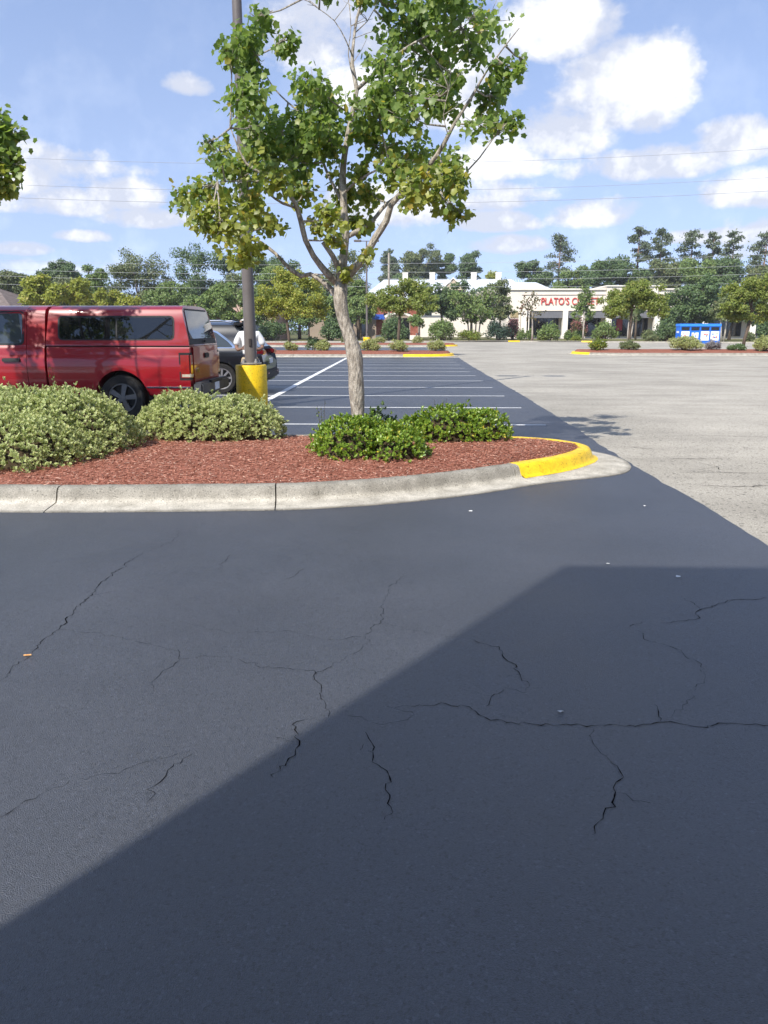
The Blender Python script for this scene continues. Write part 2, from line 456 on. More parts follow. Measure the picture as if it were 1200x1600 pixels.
CRACKS = [
[(-1.8, 3.08), (-1.8, 3.32), (-1.81, 3.68), (-1.83, 3.95), (-1.87, 4.33), (-1.87, 4.64), (-1.84, 5.07)],
[(-1.11, 3.44), (-1.06, 3.32), (-1.08, 3.22), (-1.11, 3.1), (-1.07, 3.02)],
[(-0.81, 3.35), (-0.66, 3.25), (-0.54, 3.23), (-0.43, 3.22), (-0.42, 3.18)],
[(-0.32, 3.33), (-0.42, 3.18), (-0.37, 3.0), (-0.32, 2.82)],
[(-0.39, 2.78), (-0.44, 2.74), (-0.41, 2.61), (-0.42, 2.5), (-0.46, 2.35)],
[(-0.79, 2.51), (-0.84, 2.39), (-0.86, 2.3), (-0.84, 2.21)],
[(-0.13, 4.11), (-0.15, 3.82), (-0.2, 3.64), (-0.37, 3.59)],
[(-0.16, 2.69), (-0.13, 2.53), (-0.08, 2.43), (-0.06, 2.29), (-0.06, 2.12)],
[(-0.23, 2.8), (-0.14, 2.77), (-0.06, 2.76)],
[(-0.06, 2.88), (0.15, 2.93), (0.26, 2.91), (0.33, 2.79), (0.54, 2.77), (0.74, 2.76), (0.95, 2.77), (1.03, 2.8), (1.14, 2.76), (1.3, 2.79), (1.5, 2.77), (1.9, 2.83)],
[(0.3, 3.62), (0.44, 3.52), (0.49, 3.32), (0.5, 3.24), (0.54, 3.12), (0.51, 3.04)],
[(0.34, 2.91), (0.39, 3.03), (0.42, 3.07)],
[(1.04, 2.94), (1.02, 2.85), (1.02, 2.81)],
[(2.4, 4.33), (2.14, 4.3), (1.85, 4.22), (1.63, 4.06), (1.54, 3.92), (1.35, 3.86)],
[(1.61, 4.24), (1.63, 4.08)],
[(1.16, 3.81), (1.26, 3.89)],
[(1.21, 3.77), (1.2, 3.64), (1.32, 3.51), (1.37, 3.35), (1.35, 3.26)],
[(0.75, 2.49), (0.75, 2.41), (0.69, 2.3), (0.67, 2.23), (0.61, 2.16), (0.59, 2.09)],
[(-1.29, 2.11), (-1.25, 2.19), (-1.2, 2.25), (-1.14, 2.33)],
[(-1.22, 5.05), (-1.21, 4.73)],
[(-0.65, 4.75), (-0.74, 4.51)]]


def crack(pts, wide, branch=True):
    p = []
    for (xa, ya), (xb, yb) in zip(pts[:-1], pts[1:]):
        n = max(2, int(math.hypot(xb - xa, yb - ya) / .022))
        for i in range(n):
            t = i / n; p.append((xa + (xb - xa) * t, ya + (yb - ya) * t))
    p.append(pts[-1])
    v, f = [], []; N = len(p) - 1; ox = oy = 0
    for i, (x, y) in enumerate(p):
        ox = ox * .55 + rs.uniform(-.015, .015); oy = oy * .55 + rs.uniform(-.015, .015)
        a = p[max(0, i - 1)]; b = p[min(N, i + 1)]
        dx, dy = b[0] - a[0], b[1] - a[1]; L = math.hypot(dx, dy) or 1
        w = wide * (.25 + .75 * math.sin(math.pi * min(1, max(0, (i + .6) / (N + 1.2)))) ** .6) * rs.uniform(.2, 1.35)
        v += [(x + ox - dy / L * w, y + oy + dx / L * w, .0062), (x + ox + dy / L * w, y + oy - dx / L * w, .0062)]
    for i in range(N): f.append((2 * i, 2 * i + 1, 2 * i + 3, 2 * i + 2))
    o = obj('crack', v, f, M_CRACK, seal)
    if branch:
        for j in range(rs.choice((0, 1, 1, 2)) if wide > .0025 else 0):
            i = rs.randrange(2, max(3, N)); x, y = p[i]; a = rs.uniform(0, 6.28); L = rs.uniform(.05, .13); b = a + rs.uniform(-.8, .8)
            crack([(x, y), (x + L * .5 * math.cos(a), y + L * .5 * math.sin(a)), (x + L * .5 * math.cos(a) + L * .5 * math.cos(b), y + L * .5 * math.sin(a) + L * .5 * math.sin(b))], wide * .45, False)
    return o


for i, c in enumerate(CRACKS):
    crack(c, .0026 if i in (0, 9, 4, 7, 10, 17, 13) else .0015)
HAIR = [[(-1.06, 3.32), (-.95, 3.38), (-.81, 3.35)], [(-.32, 3.33), (-.2, 3.5), (-.2, 3.64)], [(-.32, 2.82), (-.39, 2.78)], [(-.13, 4.11), (-.1, 4.4), (0, 4.7)], [(-.06, 2.76), (.05, 2.83), (-.06, 2.88)],
        [(.3, 3.62), (.1, 3.7), (-.15, 3.82)], [(.51, 3.04), (.42, 3.07)], [(.75, 2.49), (.7, 2.62), (.74, 2.76)], [(1.35, 3.26), (1.2, 3.0), (1.03, 2.8)], [(-1.84, 5.07), (-1.72, 5.4), (-1.75, 5.7)],
        [(-1.14, 2.33), (-.95, 2.42), (-.79, 2.51)], [(-1.8, 3.68), (-1.5, 3.6), (-1.11, 3.44)], [(-.37, 3.59), (-.6, 3.68), (-.9, 3.66), (-1.2, 3.8)]]
for c in HAIR: crack(c, .0009, False)
for c in ([(3.1, 9.2), (3.3, 9.25), (3.6, 9.22), (3.9, 9.3)], [(2.9, 7.6), (3.2, 7.55), (3.6, 7.6), (4.0, 7.52)], [(2.9, 10.2), (3.1, 10.05), (3.25, 9.9)], [(3.4, 11.2), (4.4, 11.3), (5.6, 11.2), (7.2, 11.35)], [(2.95, 8.3), (3.2, 8.35), (3.9, 8.28)], [(3.4, 8.9), (3.5, 8.7), (3.45, 8.5)]):
    crack(c, .006, False).parent = old_lot


# ---------------------------------------------------------------- planted islands
def catmull(pts, step):
    out = []
    P = [Vector(p) for p in pts]
    for i in range(len(P) - 1):
        a, b, c, d = P[max(0, i - 1)], P[i], P[i + 1], P[min(len(P) - 1, i + 2)]
        n = max(1, int((c - b).length / step))
        for k in range(n):
            t = k / n
            out.append(.5 * ((2 * b) + (c - a) * t + (2 * a - 5 * b + 4 * c - d) * t * t + (3 * b - a - 3 * c + d) * t ** 3))
    out.append(P[-1])
    return out


KERB = [(-.02, .02), (-.01, .145), (.012, .157), (.10, .158), (.135, .148), (.158, .118), (.178, .06), (.198, .036), (.235, .028), (.40, .0165), (.455, .011), (.462, -.02)]
KERB_Y = [(-.018, .10), (-.012, .150), (.012, .161), (.10, .162), (.138, .152), (.162, .121), (.182, .062), (.202, .039), (.243, .0305)]


def kerb_piece(path, i0, i1, mat, parent, prof=KERB, name='kerb_segment', gap=.006, rough=0.0):
    v, f = [], []; m = len(prof)
    seg = path[i0:i1 + 1]
    for i, p in enumerate(seg):
        gi = i0 + i
        t = (path[min(len(path) - 1, gi + 1)] - path[max(0, gi - 1)]).normalized()
        nx, ny = t.y, -t.x
        q = p.copy()
        if i == 0: q += t * gap
        if i == len(seg) - 1: q -= t * gap
        wide = 1 + (.55 * math.exp(-((p.x - 1.85) ** 2 + (p.y - 8.65) ** 2) / .30) if path is NEAR and prof is KERB else 0)
        for k, (o, z) in enumerate(prof):
            if o > .3: o *= wide
            j = rs.uniform(-rough, rough)
            v.append((q.x + nx * (o + j), q.y + ny * (o + j), z + (rs.uniform(-rough, rough) * .6 if 0 < k < m - 1 else 0)))
    for i in range(len(seg) - 1):
        for k in range(m - 1): f.append((i * m + k, (i + 1) * m + k, (i + 1) * m + k + 1, i * m + k + 1))
    f.append(tuple(range(m))); f.append(tuple((len(seg) - 1) * m + k for k in range(m)))
    return obj(name, v, f, mat, parent, smooth=40)


def mulch_bed(name, path, mound=.06, nx=60, ny=14):
    """soil surface inside the kerb, gently mounded"""
    nose = max(range(len(path)), key=lambda i: path[i].x)
    fr = sorted([(p.x, p.y) for p in path[:nose + 1]]); bk = sorted([(p.x, p.y) for p in path[nose:]])
    x0, x1 = fr[0][0], path[nose].x - .01
    fx, fy = zip(*fr); bx, by = zip(*bk)
    xs = x0 + (x1 - x0) * (1 - (1 - np.linspace(0, 1, nx)) ** 1.6)
    v, f = [], []
    def height(x, y):
        a, b = np.interp(x, fx, fy), np.interp(x, bx, by)
        t = np.clip((y - a) / np.maximum(b - a, 1e-3), 0, 1)
        return .148 + mound * np.sin(math.pi * t) * np.clip((b - a) / 2, 0, 1) + .008 * np.sin(x * 9 + y * 4) * np.sin(y * 11 + x * 2)
    for x in xs:
        a, b = float(np.interp(x, fx, fy)), float(np.interp(x, bx, by))
        for k in range(ny + 1):
            y = a + (b - a) * k / ny
            v.append((x, y, float(height(x, y))))
    for i in range(nx - 1):
        for k in range(ny): f.append((i * (ny + 1) + k, (i + 1) * (ny + 1) + k, (i + 1) * (ny + 1) + k + 1, i * (ny + 1) + k + 1))
    o = struct(obj(name, v, f, M_MULCHB, smooth=180))
    return o, height, (fx, fy, bx, by)


NEAR = catmull([(-14, 6.62), (-9, 6.64), (-6, 6.68), (-3.69, 6.70), (-3.1, 6.70), (-2.24, 6.75), (-1.2, 6.84), (-.69, 6.96), (-.22, 7.14), (.4, 7.48), (1.15, 8.05), (1.58, 8.42), (1.93, 8.9),
                (2.02, 9.24), (1.90, 9.55), (1.62, 9.78), (1.24, 9.90), (.4, 9.97), (-1, 10.0), (-4, 10.02), (-9, 10.04), (-14, 10.05)], .07)
bed, bed_h, bed_b = mulch_bed('mulch_bed', NEAR, .06, 150, 24)


def cut(path, xs, front=True):
    nose = max(range(len(path)), key=lambda i: path[i].x)
    rng = range(nose) if front else range(nose, len(path))
    return [min(rng, key=lambda i: abs(path[i].x - x)) for x in xs]


fi = cut(NEAR, [-14, -10.8, -8, -5.1, -3.12, -1.2, .98])
bi = cut(NEAR, [.9, -1.6, -4.6, -7.6, -10.6, -14], False)
ks = fi + bi
for a, b in zip(ks[:-1], ks[1:]): kerb_piece(NEAR, a, b, M_CONC, bed, rough=.0025)
k = kerb_piece(NEAR, fi[-1] + 1, bi[0] - 1, M_YEL, bed, KERB_Y, 'yellow_kerb_paint', rough=.002)
k['label'] = 'yellow painted kerb round the nose of the island'

g = np.random.default_rng(5)
N = 75000
px = g.uniform(-7.5, 2.0, N); fa, fb = np.interp(px, bed_b[0], bed_b[1]), np.interp(px, bed_b[2], bed_b[3])
py = fa - .03 + (fb - fa + .04) * g.random(N)
pos = np.stack([px, py, bed_h(px, py) + g.uniform(.001, .016, N)], 1)
an = g.uniform(0, 2 * math.pi, N)
M_CHIP = leafmat('mulch_chips_red', (.24, .088, .055), (.50, .235, .165), (.60, .38, .29), .12, trans=0.0, rough=.9, spec=.1)
o = scatter('mulch_chips', CHIP, pos, np.stack([np.cos(an), np.sin(an), g.normal(0, .16, N)], 1), np.stack([g.normal(0, .3, N), g.normal(0, .3, N), np.ones(N)], 1), g.uniform(.016, .045, N), M_CHIP, bed, width=g.uniform(.0035, .0085, N))
o['kind'] = 'stuff'


def far_island(L, w, loc, rz, yel, mound=.16, step=.5):
    """built with its rounded nose at the origin, reaching back along -x"""
    r = w / 2
    arc = [(-r * .8 + r * .8 * math.sin(a), -r * math.cos(a)) for a in np.linspace(0, math.pi, 9)]
    pth = catmull([(-L, -r), (-L / 2, -r)] + arc + [(-L / 2, r), (-L, r)], step)
    b, h, _ = mulch_bed('mulch_bed', pth, mound, 60, 8)
    n = int((L - yel) / 3.05) + 1
    f = sorted(set(cut(pth, [-L] + [-yel - 3.05 * i for i in range(n)])))
    bk = cut(pth, [-yel * .5, -L / 2, -L], False)
    kk = f + bk
    for a, c in zip(kk[:-1], kk[1:]):
        if c > a: kerb_piece(pth, a, c, M_CONC, b, gap=.008)
    kerb_piece(pth, f[-1], bk[0], M_YEL, b, KERB_Y, 'yellow_kerb_paint', gap=0)
    b.location = loc; b.rotation_euler = (0, 0, rz)
    return b


far_island(36, 4.6, (2.45, 45.7, 0), 0, 2.6)
far_island(34, 5.0, (10.3, 48.9, 0), math.pi, 1.2)
far_island(34, 3.4, (4.2, 70.6, 0), 0, 2.2)

# the planted verge along the far side, behind its kerb
VK = [(-90, 84), (-40, 88), (0, 93.5), (14, 95), (30, 89.5), (60, 81), (110, 70)]
vp = [Vector(p) for p in VK]
struct(sheet('verge', [(x, y) for x, y in VK] + [(110, 118), (-90, 118)], .10, M_GRASS))
verge_path = catmull(vp, 2.0)
vk = struct(kerb_piece(verge_path, 0, len(verge_path) - 1, M_CONC, None, name='kerb', gap=0))
struct(sheet('verge_mulch', [(x, y + .3) for x, y in VK[2:5]] + [(30, 93.5), (14, 99), (0, 98)], .112, M_MULCHB))
for xa, xb, wd in ((11.9, 13.3, .3), (20.2, 21.4, .2)):
    ys = lambda x: float(np.interp(x, [p[0] for p in VK], [p[1] for p in VK]))
    v, f = [], []
    n = 6
    for i in range(n + 1):
        x = xa + (xb - xa) * i / n
        for oy, z in ((.12, .165), (-.14, .163), (-.18, .04), (-.5, .02)): v.append((x, ys(x) + oy, z))
    for i in range(n):
        for q in range(3): f.append((i * 4 + q, (i + 1) * 4 + q, (i + 1) * 4 + q + 1, i * 4 + q + 1))
    obj('yellow_kerb_paint', v, f, M_YEL, vk)

# litter on the tarmac
tag(MB().tube([(0, 0, .010), (.012, .003, .010)], [.0042, .0042], 8).tube([(.0125, .003, .010), (.034, .008, .010)], [.004, .004], 8).build('cigarette_butt', surf('butt_paper', (.62, .25, .06), (.75, .5, .25), 30), None, (-1.82, 3.34, 0)), 'orange cigarette butt lying on the long crack at the left', 'litter')
for (x, y), lb in zip([(.54, 6.4), (2.08, 6.64), (1.33, 4.91), (1.7, 4.65), (.63, 2.87)],
                      ['white scrap on the sealed tarmac just below the kerb gutter', 'white scrap on the tarmac below the island nose', 'white scrap at the top edge of the building shadow',
                       'white scrap in shade, the brightest one right of the shadow corner', 'small pale scrap beside the long crack in the shade']):
    s = rs.uniform(.008, .014)
    v = [(s * math.cos(a) * rs.uniform(.7, 1.2) * 1.4, s * math.sin(a) * rs.uniform(.6, 1.1), rs.uniform(.002, .009)) for a in np.linspace(0, 5.4, 6)]
    v2 = [(p[0], p[1], p[2] - .002) for p in v]
    tag(obj('paper_scrap', v + v2, [tuple(range(6)), tuple(range(11, 5, -1))] + [(i, (i + 1) % 6, (i + 1) % 6 + 6, i + 6) for i in range(6)], surf('scrap_white', (.7, .7, .68), (.8, .8, .78), 40), None, (x, y, .006)), lb, 'litter', 'paper scraps on the tarmac')

# ================================================================ trees and shrubs
BARK = surf('bark_grey', (.21, .18, .145), (.50, .45, .375), scale=34, rough=.95, spec=.1, bump=1.0, bscale=40, bdist=.03, stretch=(1, 1, .3), detail=8, fine=(90, .75, 1.25))
BARK_D = surf('bark_brown', (.075, .055, .04), (.15, .115, .085), scale=6, rough=.95, spec=.1, bump=.6, bscale=12, bdist=.03, stretch=(1, 1, .3))
BARK_P = surf('bark_pale', (.32, .28, .23), (.45, .41, .35), scale=5, rough=.95, spec=.1)
BARK_PINE = surf('bark_pine', (.17, .10, .07), (.27, .19, .15), scale=3, rough=.95, spec=.1)
PAL = {
    'gum_pale': leafmat('leaf_gum_pale', (.20, .24, .05), (.38, .40, .085), (.50, .40, .08), .05, trans=.5, rough=.42, spec=.5),
    'gum': leafmat('leaf_gum', (.125, .20, .045), (.255, .335, .075), (.40, .34, .06), .03, trans=.5, rough=.42, spec=.5),
    'yg': leafmat('leaf_yellow_green', (.19, .225, .034), (.33, .345, .055), (.38, .34, .08), .1, trans=.3),
    'yg2': leafmat('leaf_fresh', (.13, .175, .034), (.235, .275, .055), (.30, .29, .08), .1, trans=.3),
    'mid': leafmat('leaf_mid', (.105, .165, .044), (.19, .255, .072), (.15, .17, .05), .1, trans=.25),
    'dark': leafmat('leaf_dark', (.068, .118, .042), (.125, .18, .068), (.09, .13, .04), .1, trans=.2),
    'olive': leafmat('leaf_olive', (.105, .135, .055), (.175, .205, .085), (.17, .16, .07), .1, trans=.25),
    'pine': leafmat('needle_pine', (.085, .118, .066), (.145, .175, .095), (.11, .13, .06), .1, trans=.15),
    'blue': leafmat('leaf_bluegreen', (.024, .052, .034), (.055, .090, .052), (.09, .12, .07), .1, trans=.2),
    'bronze': leafmat('leaf_bronze', (.07, .09, .03), (.17, .12, .05), (.20, .08, .05), .15, trans=.25),
    'cream': leafmat('blossom_cream', (.42, .38, .30), (.60, .56, .46), trans=.3),
    'pink': leafmat('blossom_pink', (.30, .10, .10), (.42, .18, .17), trans=.3),
    'grey': leafmat('leaf_grey', (.15, .14, .14), (.27, .25, .24), trans=.1),
    'gold': leafmat('leaf_gold', (.11, .16, .02), (.19, .23, .03), (.30, .26, .03), .1, trans=.3),
    'varie': leafmat('leaf_variegated', (.18, .26, .06), (.31, .39, .11), (.42, .42, .15), .06, edge=(.72, .71, .38), trans=.25, rough=.45),
    'hawthorn': leafmat('leaf_hawthorn', (.12, .22, .028), (.28, .38, .05), (.50, .42, .05), .06, trans=.25, rough=.35, spec=.5),
    'fringe': leafmat('leaf_fringe', (.20, .24, .06), (.34, .36, .13), (.34, .33, .16), .2, trans=.25),
}
rg = np.random.default_rng(11)


def rnd_dirs(n, g): return unit(g.normal(size=(n, 3)))


def leaf_cloud(g, centers, radii, n, shell=.35):
    """points in clumps inside ellipsoids; radii rows rx,ry,rz"""
    w = radii[:, 0] * radii[:, 2]; idx = g.choice(len(centers), n, p=w / w.sum())
    d = rnd_dirs(n, g); r = (shell + (1 - shell) * g.random(n)) ** .6
    return centers[idx] + d * r[:, None] * radii[idx], d, idx


def tree(name, label, X, Y, ells, pal, leaf, group=None, tr=.1, cover=5.0, bark=BARK_D, clump=.30, extra=None, lean=0.0, droop=.2, tmpl=DIAMOND, stems=1):
    g = np.random.default_rng(int(abs(X) * 977 + Y * 131) % 100000)
    t = thing(name, label, 'tree', (X, Y, 0), 0, group)
    C = np.array([(cx - X, g.uniform(-.3, .3) * rx, cz) for cx, cz, rx, rz in ells]); R = np.array([(rx, .85 * rx, rz) for cx, cz, rx, rz in ells])
    # clumps, so that the crown has light and dark masses and gaps
    nc = 0; cc, cr = [], []
    for c, r in zip(C, R):
        k = max(12, int(24 * (.3 / clump) ** 1.5))
        d = rnd_dirs(k, g); rr = g.uniform(.35, .98, k)
        cc.append(c + d * rr[:, None] * r); cr.append(np.stack([g.uniform(.7, 1.3, k)] * 3, 1) * r.mean() * clump * np.array([1.15, 1.15, .8]))
    cc, cr = np.vstack(cc), np.vstack(cr)
    area = sum(math.pi * r[0] * r[2] for r in R)
    n = int(min(14000, cover * 1.7 * area / (.33 * leaf * leaf)))
    p, d, _ = leaf_cloud(g, cc, cr, n, .2)
    nrm = unit(d * .6 + g.normal(size=(n, 3)) * .5 + np.array([-.28, -.45, .55])); al = unit(g.normal(size=(n, 3)) + np.array([0, 0, -droop]))
    scatter('crown', tmpl, p, al, nrm, leaf * g.uniform(.65, 1.3, n), PAL[pal], t)
    if extra:
        pe, frac, es = extra
        m = int(n * frac); pk = g.choice(len(cc), 26); q = cc[g.choice(pk, m)] + rnd_dirs(m, g) * cr.mean() * g.uniform(.3, 1.0, m)[:, None] + np.array([0, -.35 * cr.mean(), .3 * cr.mean()])
        scatter('blossom', DIAMOND, q, rnd_dirs(m, g), rnd_dirs(m, g), es, PAL[pe], t)
    mb = MB()
    low = float((C[:, 2] - R[:, 2]).min()); cen = C.mean(0)
    for s_ in range(stems):
        ox = (s_ - (stems - 1) / 2) * tr * 2.4
        fork = Vector((cen[0] * .35 + lean * .5 + ox * 2.5, 0, max(.6, low + .25 * (cen[2] - low))))
        top = Vector((cen[0] + lean * .2, cen[1], cen[2] + .4 * R[:, 2].max()))
        mb.tube([(ox, 0, -.05), (ox * 1.3 + fork.x * .3, 0, fork.z * .45), fork, (fork + top) / 2, top], [tr * 1.25, tr, tr * .85, tr * .5, tr * .15], 8)
        for j in range(min(10, 3 + 2 * len(C))):
            q = Vector(cc[g.integers(len(cc))])
            st = fork.lerp(top, g.uniform(0, .5)); mid = st.lerp(q, .5) + Vector((0, 0, .1 * R.max()))
            mb.tube([st, mid, q], [tr * .45, tr * .28, tr * .08], 5)
    mb.build('trunk', bark, t, smooth=180)
    return t


def shrub(label, X, Y, rx, h, pal, leaf, group=None, cover=4.5, z0=.1, name='shrub', extra=None):
    g = np.random.default_rng(int(abs(X) * 613 + Y * 71) % 100000)
    t = thing(name, label, 'shrub', (X, Y, z0), 0, group)
    k = 26
    d = rnd_dirs(k, g); d[:, 2] = np.abs(d[:, 2])
    cc = d * np.array([rx * .72, rx * .6, h * .62]) * g.uniform(.6, 1.05, k)[:, None] + np.array([0, 0, h * .18]); cr = np.ones((k, 3)) * np.array([rx * .34, rx * .3, h * .24])
    n = int(min(5000, cover * 2.2 * rx * h / (.33 * leaf * leaf)))
    p, dd, _ = leaf_cloud(g, cc, cr, n, .3)
    p[:, 2] = np.maximum(p[:, 2], .02)
    nrm = unit(dd * .7 + g.normal(size=(n, 3)) * .45 + np.array([-.25, -.4, .5]))
    scatter('foliage', DIAMOND, p, unit(g.normal(size=(n, 3)) + np.array([0, 0, .6])), nrm, leaf * g.uniform(.65, 1.3, n), PAL[pal], t)
    if extra:
        m = int(n * .3); q = cc[g.choice(k, m)] + rnd_dirs(m, g) * cr.mean() * 1.0 + np.array([0, -.1, .15 * h])
        scatter('blossom', DIAMOND, q, rnd_dirs(m, g), rnd_dirs(m, g), leaf * .9, PAL[extra], t)
    mb = MB()
    for j in range(5):
        q = Vector(cc[g.integers(k)]); mb.tube([(q.x * .15, q.y * .15, -.05), (q.x * .5, q.y * .5, h * .3), q], [.035 * h, .025 * h, .008 * h], 5)
    mb.build('stem', BARK_D, t)
    return t


# ---- the tree in the near island: limbs first, then leaf clumps along them
def limb_tree(name, label, base, limbs, clumps, leaf, cover, pal='gum', bare=()):
    g = np.random.default_rng(21)
    t = thing(name, label, 'tree', base, 0)
    bx, by, bz = base
    ends = []
    for nm, pts in limbs:
        P3 = catmull([(p[0] - bx, p[1] - by, p[2] - bz) for p in pts], .09)
        rr = np.interp(np.linspace(0, 1, len(P3)), np.linspace(0, 1, len(pts)), [p[3] for p in pts])
        rr = rr * (1 + .06 * np.sin(np.arange(len(P3)) * 1.3))
        if nm == 'trunk': rr[0] *= 1.25
        MB().tube(P3, list(rr), 14 if nm == 'trunk' else 9).build('trunk' if nm == 'trunk' else 'branch', BARK, t, smooth=180)
        if nm not in ('trunk', 'stub'): ends += [p for p in P3[len(P3) // 4:]]
    E = np.array([tuple(p) for p in ends])
    twig = MB()
    for nm, pts in limbs:      # dead, leafless twigs
        if nm.startswith('tw') or nm == 'c':
            P3 = [(p[0] - bx, p[1] - by, p[2] - bz) for p in pts]
            for j in range(7):
                a = Vector(P3[g.integers(len(P3) // 2, len(P3))]); d = Vector((g.normal(), g.normal() * .5, abs(g.normal()) + .3)).normalized() * g.uniform(.12, .4)
                twig.tube([a, a + d * .5 + Vector((.02, 0, .01)), a + d], [.0045, .0032, .0016], 5)
    cc = np.array([(x - bx, y - by, z - bz) for x, y, z, rx, rz in clumps]); cr = np.array([(rx, .5 * (rx + rz), rz) for x, y, z, rx, rz in clumps])
    # twigs from the nearest limb to each clump and out through it
    sub_c = []
    for c, r in zip(cc, cr):
        i = np.argmin(((E - c) ** 2).sum(1) + .15 * np.maximum(0, E[:, 2] - c[2])); a = Vector(E[i]); c_ = Vector(c)
        mid = a.lerp(c_, .55) + Vector((0, 0, -.05 * (c_ - a).length))
        twig.tube([a, mid, c_], [.011, .008, .005], 6)
        for j in range(14):
            d = Vector(rnd_dirs(1, g)[0]) ; e = c_ + Vector((d.x * r[0], d.y * r[1], d.z * r[2])) * g.uniform(.6, 1.0)
            m2 = c_.lerp(e, .5) + Vector((0, 0, -.02)); twig.tube([c_.lerp(a, g.uniform(0, .3)), m2, e], [.005, .0035, .0018], 5)
            for s_ in (m2, e, c_.lerp(e, .75)): sub_c.append(tuple(s_))
    twig.build('twigs', BARK, t)['kind'] = 'stuff'
    S = np.array(sub_c)
    n = int(cover * sum(math.pi * r[0] * r[2] for r in cr) / (.42 * leaf * leaf))
    w = np.repeat(cr[:, 0] * cr[:, 2] * np.where((cc[:, 2] + bz > 4.25) & (cc[:, 0] + bx > -.2), .62, 1.0), 42) * g.lognormal(0, .75, len(S)); idx = g.choice(len(S), n, p=w / w.sum())
    sp = np.repeat(np.minimum(.135, .48 * cr[:, 0]), 42)[idx]
    off = rnd_dirs(n, g) * (g.random(n) ** .5)[:, None] * sp[:, None]
    p = S[idx] + off + np.array([0, 0, -.02])
    nrm = unit(g.normal(size=(n, 3)) * .65 + np.array([-.25, -.45, .62]) + unit(off) * .35)
    al = unit(off * 3 + g.normal(size=(n, 3)) * .5 + np.array([0, 0, -.55]))
    sz = leaf * g.uniform(.55, 1.25, n)
    low = p[:, 2] + bz + g.normal(0, .35, n) < 3.05          # the lower clumps have begun to yellow
    for nm_, mk, pl in (('crown', ~low, pal), ('lower_crown', low, 'gum_pale')):
        if mk.any(): scatter(nm_, LOBED, p[mk], al[mk], nrm[mk], sz[mk], PAL[pl], t)['kind'] = 'stuff'
    return t


